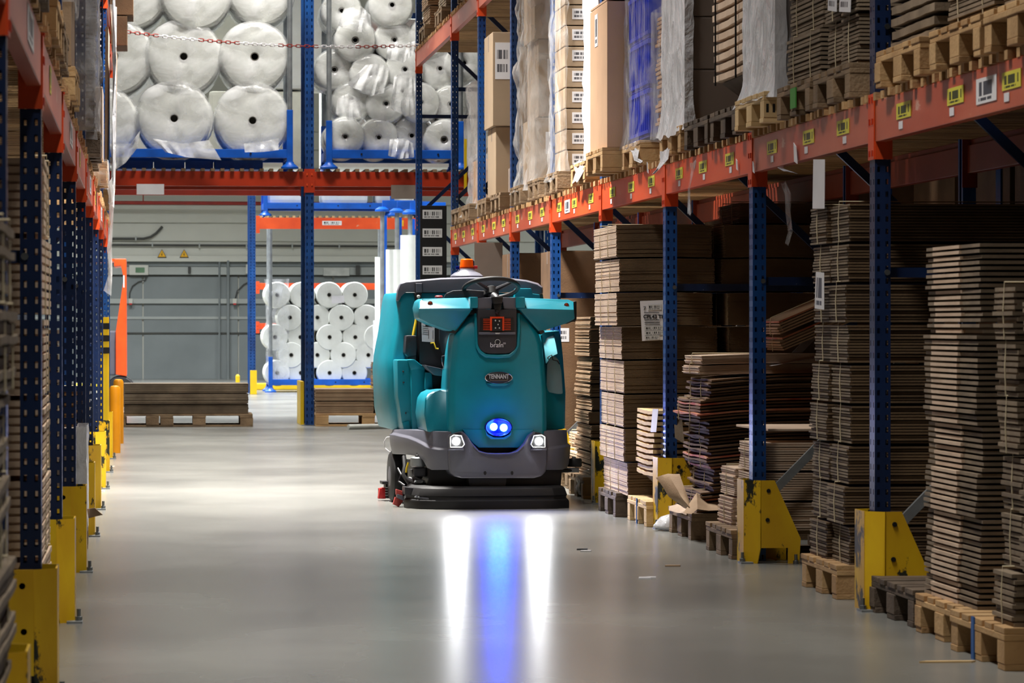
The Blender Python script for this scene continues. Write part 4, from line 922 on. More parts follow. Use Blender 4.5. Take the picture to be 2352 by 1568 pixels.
def px_panel(pts, t, m, name, bevel=.003, parent=None):
    """plate through points (x, y, v)"""
    P = [S(*p) for p in pts]; n = (P[1] - P[0]).cross(P[2] - P[0]).normalized()
    if n.y > 0: n = -n
    return SP(name, MB().loft([[tuple(p + n * t) for p in P], [tuple(p) for p in P]]).mesh(name, [m], smooth=True, bevel=bevel), parent)
def ringpts(c, rx, rz, n=24, tilt=0): return [(c[0] + rx * math.cos(2 * math.pi * k / n), c[1] + tilt * rz * math.sin(2 * math.pi * k / n), c[2] + rz * math.sin(2 * math.pi * k / n)) for k in range(n)]
# --- main shroud: stacked plan sections
def plan(xl, xr, y, vf, vb, ch=.07, bow=.02):
    a, b = S(xl, y, vf + .05), S(xr, y, vf + .05); z = (a.z + b.z) / 2; hw = (b.x - a.x) / 2; cx = (a.x + b.x) / 2
    q = [(-hw, vb), (-hw, vf + ch), (-hw + ch * .45, vf + ch * .35), (-hw * .5, vf + bow * .3), (-hw * .2, vf), (hw * .2, vf), (hw * .5, vf + bow * .3), (hw - ch * .45, vf + ch * .35), (hw, vf + ch), (hw, vb)]
    return [(cx + u, v, z) for u, v in q]
sections = [(1031, 1257, 1006, .02, .5), (1030, 1257, 985, .015, .5), (1032, 1256, 900, .03, .5), (1035, 1252, 850, .045, .48), (1040, 1246, 790, .07, .42), (1043, 1240, 770, .08, .38), (1058, 1224, 744, .095, .34), (1076, 1209, 722, .11, .32), (1079, 1206, 718, .115, .31)]
SP('front_shroud', MB().loft([plan(a, b, y, v, vb) for a, b, y, v, vb in sections]).mesh('front_shroud', ['teal'], smooth=True, bevel=.010))
px_prism([(1062, 986), (1226, 986), (1218, 1000), (1203, 1018), (1190, 1028), (1100, 1028), (1087, 1018), (1072, 1000)], .010, .2, 'teal', 'shroud_lip', .006)
# --- wings (side consoles)
def wing(pts, label):
    """pts front outline: list of (x, y, v)"""
    P = [S(*p) for p in pts]; bk = [(p.x, .36, p.z - .0) for p in P]
    n = len(P); mb = MB(); vs = [tuple(p) for p in P] + bk
    return mb, vs, n
for side in (0, 1):
    if side == 0: o_ = [(1083, 683), (970, 686), (962, 692), (963, 732), (985, 744), (1028, 759), (1046, 762), (1083, 714)]; crease = [(1083, 708), (962, 708)]
    else: o_ = [(1186, 683), (1306, 688), (1318, 693), (1321, 732), (1300, 743), (1258, 756), (1238, 762), (1197, 714)]; crease = [(1186, 708), (1319, 711)]
    xin, xout = o_[0][0], crease[1][0]
    up = [(o_[0][0], o_[0][1], .145), (o_[1][0], o_[1][1], .165), (o_[2][0], o_[2][1], .170)]
    lo = [(crease[1][0], crease[1][1], .075), (crease[0][0], crease[0][1], .045)]
    low = [(o_[3][0], o_[3][1], .115), (o_[4][0], o_[4][1], .13), (o_[5][0], o_[5][1], .14), (o_[6][0], o_[6][1], .13), (o_[7][0], o_[7][1], .07)]
    V = [S(*p) for p in up + lo + low]; nV = len(V)
    # indices: 0,1,2 upper; 3 crease outer; 4 crease inner; 5..9 lower
    outline = [0, 1, 2, 3, 5, 6, 7, 8, 9, 4]
    bk = [(V[i].x, .40 if i not in (5, 6, 7, 8) else .36, V[i].z + (.0 if i in (0, 1) else .0)) for i in outline]
    vs = [tuple(p) for p in V] + bk; fs = [(0, 1, 2, 3, 4), (4, 3, 5, 6, 7, 8, 9)]
    m_ = len(outline)
    for k in range(m_):
        a, b = outline[k], outline[(k + 1) % m_]; fs.append((a, b, nV + (k + 1) % m_, nV + k))
    fs.append(tuple(nV + k for k in range(m_)))
    SP('side_console', MB().add(vs, fs).mesh('side_console', ['teal'], smooth=True, bevel=.010))
    # raised inner band next to the dark column
    xa, xb = ((1080, 1098), (1185, 1206))[side]
    px_prism([(xa, 682), (xb, 682), (xb, 707), (xa, 707)], .035, .3, 'teal', 'console_band', .006)
    cx, cy = ((988, 697), (1301, 701))[side]; c = S(cx, cy, .118)
    q = SP('indicator', MB().lathe([(.013, 0), (.013, -.006), (.006, -.010)], 'Y', n=16).mesh('indicator', ['amber_dark'], smooth=True), None, c); q2 = link('indicator_rim', MB().lathe([(.013, .002), (.016, .002), (.016, -.004), (.013, -.004)], 'Y', n=16, cap=False).mesh('rim', ['black'], smooth=True), q)
    # dark filler standing in for the shaded gap under the console, above the shroud
    g = ([(1080, 712), (1098, 712), (1096, 722), (1078, 722), (1046, 766), (1034, 764)], [(1186, 712), (1204, 712), (1252, 762), (1243, 768), (1210, 722), (1188, 722)])[side]
    px_prism(g, .13, .36, 'rubber', 'console_gap_shade', .003)
# --- dark centre column
px_prism([(1096, 684), (1131, 683), (1129, 709), (1098, 711)], .05, .3, 'mgrey', 'column_cover', .004)
px_prism([(1154, 683), (1187, 683), (1186, 711), (1157, 709)], .05, .3, 'mgrey', 'column_cover', .004)
cen = px_prism([(1097, 710), (1187, 710), (1187, 792), (1182, 803), (1172, 810), (1160, 812), (1124, 812), (1112, 809), (1102, 801), (1098, 790)], .035, .3, 'mdark', 'centre_panel', .008)
px_prism([(1130, 681), (1156, 681), (1154, 697), (1134, 698)], .0, .2, 'black', 'column_head', .008)
px_prism([(1133, 697), (1153, 697), (1150, 712), (1136, 712)], .03, .2, 'black', 'column_neck', .006)
# rim of the recess
rimp = [S(x, y, v) for x, y, v in ((1094, 720, .095), (1094, 760, .075), (1096, 795, .055), (1103, 808, .048), (1115, 817, .043), (1142, 819, .042), (1170, 817, .043), (1181, 808, .048), (1189, 795, .055), (1191, 760, .075), (1190, 720, .095))]
SP('recess_rim', MB().tube(rimp, .012, 10).mesh('recess_rim', ['teal'], smooth=True))
# vents
px_prism([(1104, 729), (1180, 729), (1180, 760), (1104, 760)], .026, .1, 'black', 'vent_recess', .003)
for k in range(7):
    y = 732 + k * 4.0
    for a, b in ((1110, 1128), (1156, 1173)): px_prism([(a, y), (b, y), (b, y + 1.5), (a, y + 1.5)], .020, .04, 'vent_orange', 'vent_slat', 0)
for pts in ([(1126, 727), (1158, 727), (1158, 731), (1126, 731)], [(1126, 731), (1130, 731), (1130, 759), (1126, 759)], [(1154, 731), (1158, 731), (1158, 759), (1154, 759)]): px_prism(pts, .014, .04, 'vent_orange', 'vent_frame', 0)
sn = px_prism([(1131, 732), (1153, 732), (1153, 759), (1131, 759)], .012, .04, 'black', 'sensor_window', .003)
for (x, y) in ((1138, 736), (1147, 737), (1144, 745), (1138, 753), (1147, 753)):
    c = S(x, y, .009); SP('sensor_glint', MB().lathe([(.005, 0), (.004, -.003)], 'Y', n=10).mesh('glint', ['signgrey']), None, c)
px_prism([(1100, 762), (1184, 762), (1184, 768), (1100, 768)], .022, .06, 'mgrey', 'panel_ridge', .004)
px_prism([(1137, 764), (1149, 764), (1147, 767), (1139, 767)], .018, .04, 'signgrey', 'small_mark', 0)
c = S(1142, 716, .026); SP('camera_eye', MB().lathe([(.013, 0), (.013, -.006), (.008, -.012)], 'Y', n=16).mesh('eye', ['black'], smooth=True), None, c)
# lettering
t = text('lettering', 'brain', .042, 'paper', sb, S(1141, 792.5, .028), ext=.001); text('lettering', 'OS', .014, 'paper', sb, S(1158.5, 788.5, .028), ext=.001)
SP('logo_ring', MB().tube(ringpts(S(1143, 785.5, .027), .0165, .0165, 20)[-5:] + ringpts(S(1143, 785.5, .027), .0165, .0165, 20)[:13], .0022, 6).mesh('logo_ring', ['signgrey'], smooth=True))
bc = S(1145, 867, .028); bd = SP('badge', MB().lathe([(.086, .01), (.084, -.004), (.078, -.007)], 'Y', n=40).mesh('badge', ['black'], smooth=True), None, bc); bd.scale = (1, 1, .43)
link('badge_rim', MB().tube([(.085 * math.cos(a * math.pi / 20), -.006, .085 * math.sin(a * math.pi / 20)) for a in range(40)], .0035, 6, ring=True).mesh('rim', ['chrome'], smooth=True), bd)
text('lettering', 'TENNANT', .038, 'signgrey', sb, bc + Vector((0, -.010, .006)), ext=.0015, bold=.0012, sx=.72)
link('underline', MB().box(-.052, .052, -.011, -.007, -.018, -.014).mesh('line', ['chrome']), sb, bc)
link('underline', MB().box(-.056, -.05, -.011, -.007, -.018, -.008).box(.05, .056, -.011, -.007, -.018, -.008).mesh('line', ['chrome']), sb, bc)
px_prism([(1118, 880), (1172, 880), (1160, 886), (1130, 886)], .020, .08, 'teal', 'badge_recess', .004)
# --- steering wheel
wc = S(1128, 662, .20); tl = math.radians(20.5)
def WP(a, r, dz=0):
    x = math.cos(a) * r; q = math.sin(a) * r; return wc + Vector((x, -q * math.cos(tl) + dz * math.sin(tl), q * math.sin(tl) + dz * math.cos(tl)))
sw = SP('steering_wheel', MB().tube([WP(2 * math.pi * k / 40, .172) for k in range(40)], .0145, 10, ring=True).mesh('steering_wheel', ['rubber'], smooth=True))
link('hub', MB().tube([WP(0, 0, -.045), WP(0, 0, .0), WP(0, 0, .012)], [.05, .045, .02], 16).mesh('hub', ['rubber'], smooth=True), sw)
for a in (2.35, .75, -1.57): link('spoke', MB().tube([WP(a, .03, -.02), WP(a, .165, 0)], [.017, .011], 8).mesh('spoke', ['mdark'], smooth=True), sw)
SP('steering_column', MB().tube([S(1143, 692, .08), S(1140, 684, .10), WP(0, 0, -.04)], [.026, .024, .026], 12).mesh('column', ['mdark'], smooth=True))
# dashboard hump
SP('dashboard', MB().loft([[tuple(S(x, y, v)) for x, y in ((1018, 684), (1024, 674), (1040, 667), (1075, 665), (1120, 668), (1130, 684))] for v in (.2, .42)]).mesh('dashboard', ['mdark'], smooth=True, bevel=.010))
SP('emergency_button', MB().lathe([(.022, 0), (.026, .006), (.026, .018), (.016, .024)], 'Z', n=18).mesh('button', ['red'], smooth=True), None, S(1008, 687, .2))
# --- rear body and tank
def rplan(xl, xr, y, vf, vb, ch=.06):
    a, b = S(xl, y, vf), S(xr, y, vf); z = (a.z + b.z) / 2
    return [(a.x, vb, z), (a.x, vf + ch, z), (a.x + ch * .5, vf, z), (b.x - ch * .5, vf, z), (b.x, vf + ch, z), (b.x, vb, z)]
rs = [(903, 1262, 987, .95, 1.75), (894, 1266, 940, .93, 1.78), (891, 1266, 850, .93, 1.8), (893, 1264, 820, .94, 1.8), (903, 1258, 760, .97, 1.8), (910, 1252, 690, 1.0, 1.78), (914, 1250, 672, 1.0, 1.76)]
SP('rear_tank', MB().loft([rplan(a, b, y, v, vb) for a, b, y, v, vb in rs]).mesh('rear_tank', ['teal'], smooth=True, bevel=.015))
lid = [[tuple(S(x, y, v)) for x, y in ((909, 690), (911, 668), (917, 652), (930, 645), (1010, 638), (1080, 636), (1160, 637), (1210, 643), (1236, 650), (1247, 660), (1247, 674), (1228, 680), (1220, 671), (930, 671), (920, 680), (914, 692))] for v in (.97, 1.0, 1.6, 1.72)]
lid[0] = [(p[0] * .985, p[1], p[2] - (.008 if k in (3, 4, 5, 6, 7, 8) else 0)) for k, p in enumerate(lid[0])]
SP('tank_lid', MB().loft(lid).mesh('tank_lid', ['mgrey'], smooth=True, bevel=.012))
for x in (962,): 
    lt = px_prism([(953, 650), (971, 650), (969, 676), (955, 676)], .945, 1.0, 'black', 'lid_latch', .004)
    link('latch_plate', MB().box(-.02, .02, -.012, 0, -.03, .03).mesh('plate', ['mgrey'], bevel=.004), lt, S(962, 661, .945))
px_prism([(1117, 655), (1122, 655), (1122, 672), (1117, 672)], .945, 1.0, 'black', 'lid_latch', .003)
px_prism([(1208, 662), (1221, 662), (1223, 674), (1240, 676), (1244, 700), (1180, 700), (1184, 662)], .90, 1.02, 'teal', 'tank_shoulder', .008)
for y in (681, 692): SP('knob', MB().lathe([(.011, 0), (.011, -.014), (.006, -.018)], 'Y', n=12).mesh('knob', ['signgrey'], smooth=True), None, S(961, y, .93))
px_prism([(952, 672), (968, 672), (968, 698), (955, 694)], .94, .99, 'black', 'knob_plate', .004)
# beacon
bb = SP('beacon_base', MB().lathe([(.108, 0), (.108, .012), (.085, .03), (.062, .04), (.052, .052), (.05, .06)], 'Z', n=28).mesh('beacon_base', ['mgrey'], smooth=True), None, S(1072, 637.5, 1.25))
link('beacon_lens', MB().lathe([(.046, .06), (.046, .066), (.041, .118), (.033, .124), (.01, .125)], 'Z', n=24).mesh('beacon_lens', ['amber'], smooth=True), bb)
link('beacon_collar', MB().lathe([(.049, .058), (.049, .07), (.046, .07)], 'Z', n=24).mesh('collar', ['amber_dark'], smooth=True), bb)
link('reflector', MB().box(.045, .07, -.02, -.01, .058, .078).mesh('reflector', ['red'], bevel=.003), bb); link('reflector', MB().box(-.075, -.05, -.02, -.01, .052, .075).mesh('reflector', ['bluelamp_house'], bevel=.003), bb)
# --- left cab opening
px_prism([(963, 735), (1052, 735), (1052, 865), (963, 840)], .85, 1.0, 'black', 'battery_cover', .006)
lb = px_panel([(968, 741, .845), (998, 748, .845), (998, 786, .845), (969, 784, .845)], .002, 'paper', 'notice_sheet', 0)
for k in range(5): px_panel([(970, 748 + k * 4.5, .841), (984, 750 + k * 4.5, .841), (984, 751 + k * 4.5, .841), (970, 749 + k * 4.5, .841)], .0008, 'conduit', 'print_line', 0)
for x in (984, 994): px_panel([(x, 758, .841), (x + 1, 758, .841), (x + 1, 778, .841), (x, 778, .841)], .0008, 'black', 'print_line', 0)
px_panel([(977, 744, .841), (993, 748, .841), (993, 751, .841), (977, 749, .841)], .0008, 'black', 'print_line', 0)
SP('yellow_hose', MB().tube([S(989, 788, .83), S(997, 787, .82), S(999, 794, .81), S(1001, 800, .81), S(1007, 801, .81)], .005, 8).mesh('yellow_hose', ['yellow_cord'], smooth=True))
SP('tag_cord', MB().tube([S(956, 722, .9), S(955, 740, .9), S(950, 765, .88), S(945, 795, .86)], [.004, .009, .010, .003], 8).mesh('tag_cord', ['yellow_cord'], smooth=True))
SP('grab_pin', MB().tube([S(956.5, 714, .9), S(956, 728, .9)], .006, 8).mesh('grab_pin', ['galv'], smooth=True))
# seat
SP('seat_back', MB().loft([[tuple(S(x, y, v)) for x, y in ((1008, 752), (1012, 745), (1080, 745), (1084, 760), (1080, 800), (1060, 832), (1030, 834), (1016, 815), (1008, 785))] for v in (.62, .74)]).mesh('seat_back', ['seat'], smooth=True, bevel=.03))
SP('seat_cushion', MB().loft([[tuple(S(x, y, v)) for x, y in ((1012, 815), (1085, 815), (1085, 845), (1016, 845))] for v in (.42, .78)]).mesh('seat_cushion', ['seat'], smooth=True, bevel=.025))
px_prism([(933, 770), (957, 770), (957, 816), (937, 820), (930, 812)], .84, .98, 'mdark', 'hose_drum', .012)
px_prism([(937, 800), (955, 800), (957, 830), (935, 830)], .85, .98, 'black', 'hose_socket', .010)
SP('frame_tube', MB().tube([S(959, 700, .93), S(959, 842, .93)], .006, 8).mesh('frame_tube', ['mdark'], smooth=True))
# side body left (rear quarter and door)
px_prism([(912, 826), (938, 826), (950, 838), (956, 860), (958, 990), (925, 988), (914, 910)], .72, 1.0, 'teal', 'step_panel', .012)
px_prism([(944, 846), (966, 842), (977, 850), (977, 990), (946, 992)], .66, .8, 'teal', 'step_panel', .012)
px_prism([(938, 826), (952, 825), (976, 845), (976, 852), (962, 848), (944, 850)], .66, .95, 'teal', 'step_edge', .006)
px_prism([(924, 970), (940, 966), (943, 988), (927, 988)], .70, .8, 'teal', 'step_foot', .008)
for x, y in ((926, 853), (927, 878), (932, 948)): SP('rivet', MB().lathe([(.006, 0), (.006, -.004), (.003, -.006)], 'Y', n=8).mesh('rivet', ['mdark'], smooth=True), None, S(x, y, .715))
px_prism([(976, 838), (1032, 850), (1032, 865), (1000, 862), (986, 850)], .50, .8, 'mgrey', 'footwell_tray', .004)
px_prism([(978, 855), (992, 855), (994, 895), (976, 895)], .6, .8, 'teal', 'footwell_wall', .006)
px_prism([(990, 862), (1034, 862), (1034, 915), (990, 915)], .62, .8, 'bluelamp_house', 'footwell_back', .004) if False else px_prism([(990, 862), (1034, 862), (1034, 915), (990, 915)], .62, .8, 'mdark', 'footwell_back', .004)
fn = [(980, 992), (974, 950), (976, 915), (983, 903), (996, 896), (1012, 894), (1034, 894), (1034, 992)]
px_prism(fn, .10, .6, 'teal', 'front_fender', .020, vf=[.16, .16, .2, .24, .26, .26, .22, .14])
# right side body: fender and pod, upper cover coloured paler for light from above
px_prism([(1240, 763), (1286, 758), (1289, 775), (1293, 820), (1300, 900), (1299, 985), (1252, 990), (1250, 830)], .45, 1.0, 'teal', 'side_pod', .02, vf=[.40, .50, .55, .52, .42, .34, .25, .30])
px_prism([(1243, 766), (1270, 760), (1277, 790), (1281, 812), (1264, 820), (1256, 835), (1250, 800)], .34, .5, 'teal_lit', 'pod_cover', .012, vf=[.44, .52, .40, .33, .32, .28, .36])
px_prism([(1256, 838), (1262, 822), (1272, 815), (1284, 826), (1290, 850), (1294, 905), (1280, 905), (1254, 900)], .33, .5, 'pod_grey', 'pod_cover', .014)
SP('pod_strap', MB().tube([S(1254, 826, .32), S(1260, 819, .31), S(1267, 815, .31), S(1270, 826, .31), S(1280, 828, .31), S(1285, 836, .32)], .004, 6).mesh('pod_strap', ['mdark'], smooth=True))
px_prism([(1290, 700), (1325, 690), (1325, 735), (1300, 745)], .2, .36, 'black', 'console_back', .01)
# --- grey base
def skirt_loft(st, out):
    rings = []
    for x, v, yt, yc, yb in st:
        t, m1, m2, b = S(x, yt, v), S(x, yc - 5, v), S(x, yc, v), S(x, yb, v); s = out
        rings.append([(t.x - s * .012, v, t.z), (m1.x - s * .006, v, m1.z), (m2.x + s * .012, v - .008, m2.z), (b.x + s * .004, v - .004, b.z), (b.x - s * .16, v + .10, b.z), (t.x - s * .20, v + .12, t.z + .002)])
    return SP('side_skirt', MB().loft(rings).mesh('side_skirt', ['mgrey'], smooth=True, bevel=.004))
skirt_loft([(1032, .06, 991, 1033, 1079), (1012, .09, 991, 1033, 1079), (992, .14, 990, 1030, 1079), (982, .19, 990, 1026, 1074), (972, .25, 989, 1020, 1056), (958, .34, 988, 1013, 1047), (940, .47, 987, 1006, 1044), (922, .62, 986, 1002, 1043), (910, .76, 986, 999, 1043), (902, .90, 986, 998, 1042), (898, 1.02, 986, 998, 1024), (898, 1.3, 986, 998, 1020)], -1)
skirt_loft([(1254, .05, 990, 1031, 1079), (1275, .07, 989, 1029, 1079), (1292, .13, 988, 1027, 1078), (1301, .22, 987, 1025, 1074), (1305, .36, 987, 1024, 1066), (1306, .9, 987, 1022, 1060)], 1)
bump = [(1029, 1000), (1045, 994), (1063, 990), (1074, 1000), (1086, 1018), (1100, 1034), (1116, 1040), (1142, 1041), (1176, 1040), (1190, 1034), (1204, 1018), (1214, 1000), (1226, 990), (1242, 994), (1258, 1000), (1258, 1066), (1254, 1084), (1244, 1094), (1228, 1098), (1060, 1098), (1044, 1095), (1034, 1086), (1030, 1066)]
px_prism(bump, -.05, .25, 'mgrey', 'front_bumper', .016, vf=[.03, -.01, -.03, -.04, -.045, -.05, -.05, -.05, -.05, -.05, -.045, -.04, -.03, -.01, .03, .03, .02, 0, -.02, -.02, 0, .02, .03])
SP('bumper_crease', MB().tube([S(x, y, v) for x, y, v in ((1088, 1024, -.05), (1100, 1037, -.055), (1120, 1042, -.056), (1142, 1043, -.056), (1170, 1042, -.056), (1189, 1037, -.055), (1202, 1024, -.05))], .005, 8).mesh('bumper_crease', ['mgrey'], smooth=True))
for x in (1114, 1176): SP('bumper_plug', MB().lathe([(.009, 0), (.009, -.003)], 'Y', n=12).mesh('plug', ['black']), None, S(x, 1086, -.032)).scale = (1, 1, 1.4)
# headlamps
for k, x in enumerate((1048, 1238)):
    s = -1 if k == 0 else 1
    hp = [(x + s * 14, 1027), (x + s * 14, 1003), (x + s * 6, 998), (x - s * 12, 1000), (x - s * 19, 1020), (x - s * 14, 1027)]
    lh = px_prism(hp, -.052, -.01, 'black', 'headlamp_housing', .004)
    P = [S(a, b, -.056) for a, b in hp]; link('headlamp_rim', MB().tube(P, .004, 8, ring=True).mesh('rim', ['signgrey'], smooth=True), lh)
    link('headlamp_led', MB().lathe([(.024, 0), (.021, -.006), (.008, -.010)], 'Y', n=20).mesh('led', ['headlamp'], smooth=True), lh, S(x, 1013, -.056))
    px_prism([(x - 16, 1028), (x + 18, 1028), (x + 18, 1034), (x - 20, 1034)], -.045, .0, 'signgrey' if 0 else 'mgrey', 'lamp_sill', .003)
# blue spot lamps
cb = S(1145, 981, -.016)
bl = SP('blue_lamp_housing', MB().lathe([(.088, .02), (.088, -.002), (.080, -.012), (.072, -.006), (.05, -.002)], 'Y', n=32).mesh('blue_lamp_housing', ['bluelamp_house'], smooth=True), None, cb); bl.scale = (1, 1, .68)
for x, y in ((1134, 980), (1157, 982)):
    SP('blue_lamp_led', MB().lathe([(.024, 0), (.020, -.006), (.008, -.010)], 'Y', n=20).mesh('led', ['bluelamp'], smooth=True), None, S(x, y, -.028))
px_prism([(1114, 985), (1120, 997), (1134, 1004), (1156, 1004), (1170, 997), (1176, 985), (1174, 1000), (1162, 1009), (1128, 1009), (1117, 1000)], -.022, .05, 'teal', 'lamp_sill', .004)
px_prism([(1040, 992), (1246, 992), (1246, 1075), (1040, 1075)], .10, 1.2, 'black', 'inner_frame', .0)
# --- underside, deck, wheels, rollers
px_prism([(985, 1070), (1292, 1070), (1288, 1128), (985, 1128)], .22, 1.4, 'black', 'chassis', .01)
px_prism([(1075, 1095), (1165, 1095), (1160, 1135), (1080, 1135)], .06, .4, 'mdark', 'drive_unit', .012)
SP('front_wheel', MB().lathe([(.05, -.045), (.10, -.045), (.115, -.03), (.115, .03), (.10, .045), (.05, .045)], 'X', n=24).mesh('wheel', ['rubber'], smooth=True), None, (0.0, .32, .12))
def deck_plan(z, v0, sc_):  # brush deck outline
    q = [(-.545, .35), (-.56, .22), (-.50, .06), (-.40, -.015), (-.2, -.05), (.2, -.05), (.36, -.035), (.455, .04), (.475, .2), (.47, .35), (.44, .72), (-.50, .72)]
    return [(a * sc_ , b + v0, z) for a, b in q]
dz = [(.012, -.01, 1.0), (.055, -.005, .995), (.06, .01, .975), (.075, .01, .975), (.082, .0, .985), (.128, .01, .95), (.14, .03, .90)]
SP('brush_deck', MB().loft([deck_plan(z, v, s_) for z, v, s_ in dz]).mesh('brush_deck', ['rubber'], smooth=True, bevel=.004))
SP('deck_skirt', MB().loft([deck_plan(z, -.014, s_) for z, s_ in ((.0, 1.005), (.035, 1.008), (.05, 1.0))]).mesh('deck_skirt', ['black'], smooth=True))
px_prism([(930, 1118), (962, 1122), (962, 1140), (930, 1136)], .16, .3, 'mdark', 'deck_bracket', .004)
px_prism([(955, 1138), (985, 1143), (985, 1148), (955, 1143)], .03, .1, 'mgrey', 'deck_plate', .003, vf=[.08, .02, .02, .08])
for x in (954, 962): SP('deck_bolt', MB().lathe([(.006, 0), (.005, -.005)], 'Y', n=8).mesh('bolt', ['galv']), None, S(x, 1141, .06))
w_ = SP('rear_wheel', MB().lathe([(.06, -.05), (.145, -.05), (.165, -.035), (.165, .03), (.15, .05), (.06, .05)], 'X', n=32).mesh('wheel', ['rubber'], smooth=True), None, S(912, 1098, .98) * 1 + Vector((0, 0, 0)))
w_.location.z = .166
link('wheel_hub', MB().lathe([(.005, -.055), (.05, -.053), (.09, -.045), (.10, -.02)], 'X', n=24).mesh('hub', ['mgrey'], smooth=True), w_)
SP('rear_wheel', w_.data, None, Vector((.36, .98, .166)))
gr = SP('guide_roller', MB().lathe([(.040, 0), (.048, .008), (.048, .056), (.040, .064), (.012, .064)], 'Z', n=24).mesh('guide_roller', ['galv'], smooth=True), None, S(960, 1072, .33)); 
link('roller_bolt', MB().lathe([(.018, .064), (.018, .074), (.009, .08), (.009, .092)], 'Z', n=12).mesh('bolt', ['black'], smooth=True), gr)
link('roller_bracket', MB().box(-.03, .05, -.03, .06, -.06, -.002).mesh('bracket', ['mdark'], bevel=.008), gr)
r2 = SP('guide_roller', MB().lathe([(.046, 0), (.052, .008), (.052, .046), (.046, .054), (.012, .054)], 'Z', n=24).mesh('guide_roller', ['rubber'], smooth=True), None, S(1318, 1072, .40))
link('roller_bracket', MB().box(-.10, .03, -.03, .03, -.035, -.004).mesh('bracket', ['galv'], bevel=.004), r2); link('roller_bolt', MB().lathe([(.012, .054), (.012, .066)], 'Z', n=10).mesh('bolt', ['galv']), r2)
SP('roller_arm', MB().tube([S(1288, 1080, .36), S(1312, 1080, .38)], .012, 8).mesh('roller_arm', ['black'], smooth=True))
# linkage and hoses on the left
for pts, r, m_ in (([(928, 1048, .5), (930, 1070, .45), (926, 1090, .42), (940, 1110, .4)], .014, 'rubber'), ([(914, 1075, .55), (922, 1090, .5), (916, 1105, .5), (930, 1115, .45)], .007, 'mdark'), ([(938, 1062, .36), (934, 1075, .36), (933, 1085, .36)], .006, 'yellow_cord'), ([(955, 1085, .36), (956, 1100, .3), (975, 1108, .3)], .013, 'rubber'), ([(940, 1100, .4), (958, 1106, .35), (974, 1112, .3)], .016, 'mdark')):
    SP('hose', MB().tube([S(*p) for p in pts], r, 8).mesh('hose', [m_], smooth=True))
SP('spring', MB().tube([S(952 + k * .7, 1106 + 3 * math.sin(k * 1.6), .28 + .012 * math.cos(k * 1.6)) for k in range(28)], .003, 5).mesh('spring', ['galv'], smooth=True))
px_prism([(945, 1078), (975, 1078), (970, 1100), (950, 1100)], .34, .5, 'mdark', 'link_block', .008)
# squeegee pieces
sqz = SP('rear_squeegee', MB().loft([[(-.56, 1.62, .0), (-.50, 1.80, 0), (.50, 1.80, 0), (.56, 1.62, 0), (.54, 1.60, 0), (.48, 1.76, 0), (-.48, 1.76, 0), (-.54, 1.60, 0)], [(-.56, 1.62, .06), (-.50, 1.80, .06), (.50, 1.80, .06), (.56, 1.62, .06), (.54, 1.60, .06), (.48, 1.76, .06), (-.48, 1.76, .06), (-.54, 1.60, .06)]]).mesh('rear_squeegee', ['red_worn'], bevel=.003))
px_prism([(873, 1121), (886, 1120), (886, 1145), (869, 1145)], 1.1, 1.16, 'red', 'side_squeegee', .003); px_prism([(886, 1112), (896, 1114), (896, 1144), (886, 1144)], 1.08, 1.2, 'black', 'squeegee_holder', .003)
px_prism([(878, 1105), (900, 1105), (900, 1112), (878, 1112)], 1.06, 1.2, 'mdark', 'squeegee_arm', .003)
for k in range(4): px_prism([(885, 1118 + k * 6), (893, 1118 + k * 6), (893, 1120 + k * 6), (885, 1120 + k * 6)], 1.07, 1.09, 'galv', 'spring_coil', 0)
px_prism([(908, 1141), (927, 1150), (916, 1164), (903, 1158)], .32, .36, 'red_worn', 'side_squeegee', .003); px_prism([(910, 1123), (926, 1128), (926, 1140), (910, 1136)], .30, .34, 'red_worn', 'side_squeegee', .003)
px_prism([(912, 1134), (928, 1139), (928, 1150), (912, 1143)], .29, .34, 'mgrey', 'squeegee_holder', .003)
SP('antenna_wire', MB().tube([S(898, 1002, 1.0), S(888, 1004, 1.02), S(882, 1014, 1.03), S(884, 1028, 1.03), S(893, 1036, 1.0), S(898, 1038, 1.0)], .003, 6).mesh('antenna_wire', ['paper'], smooth=True))
# real light from the lamps
for x in (1048, 1238):
    p = SO + SU * S(x, 1013, -.09).x + SV * -.09 + Vector((0, 0, S(x, 1013, -.09).z)); d = bpy.data.lights.new('headlamp_beam', 'SPOT'); d.energy = 7; d.spot_size = math.radians(100); d.spot_blend = .8; d.shadow_soft_size = .02; d.color = (.93, .95, 1)
    o = bpy.data.objects.new('headlamp_beam', d); o.location = p; COL.objects.link(o); o.rotation_euler = (math.radians(62), 0, SPSI + math.pi * 1.0)
for x, y in ((1134, 980), (1157, 982)):
    q = S(x, y, -.06); p = SO + SU * q.x + SV * q.y + Vector((0, 0, q.z)); d = bpy.data.lights.new('blue_spot', 'SPOT'); d.energy = 9; d.spot_size = math.radians(110); d.spot_blend = .9; d.shadow_soft_size = .02; d.color = (.02, .10, 1)
    o = bpy.data.objects.new('blue_spot', d); o.location = p; COL.objects.link(o); o.rotation_euler = (math.radians(58), 0, SPSI + math.pi * 1.0)
for x, y, en, cl in ((1134, 978, .35, (.02, .08, 1)), (1157, 980, .35, (.02, .08, 1)), (1048, 1013, .12, (.95, .97, 1)), (1238, 1013, .12, (.95, .97, 1))):
    q = S(x, y, -.075 if y < 1000 else -.10); p = SO + SU * q.x + SV * q.y + Vector((0, 0, q.z)); d = bpy.data.lights.new('lamp_spill', 'POINT'); d.energy = en; d.shadow_soft_size = .02; d.color = cl
    o = bpy.data.objects.new('lamp_spill', d); o.location = p; COL.objects.link(o)
# ================================================================== LEFT RACK goods
XF = -.34
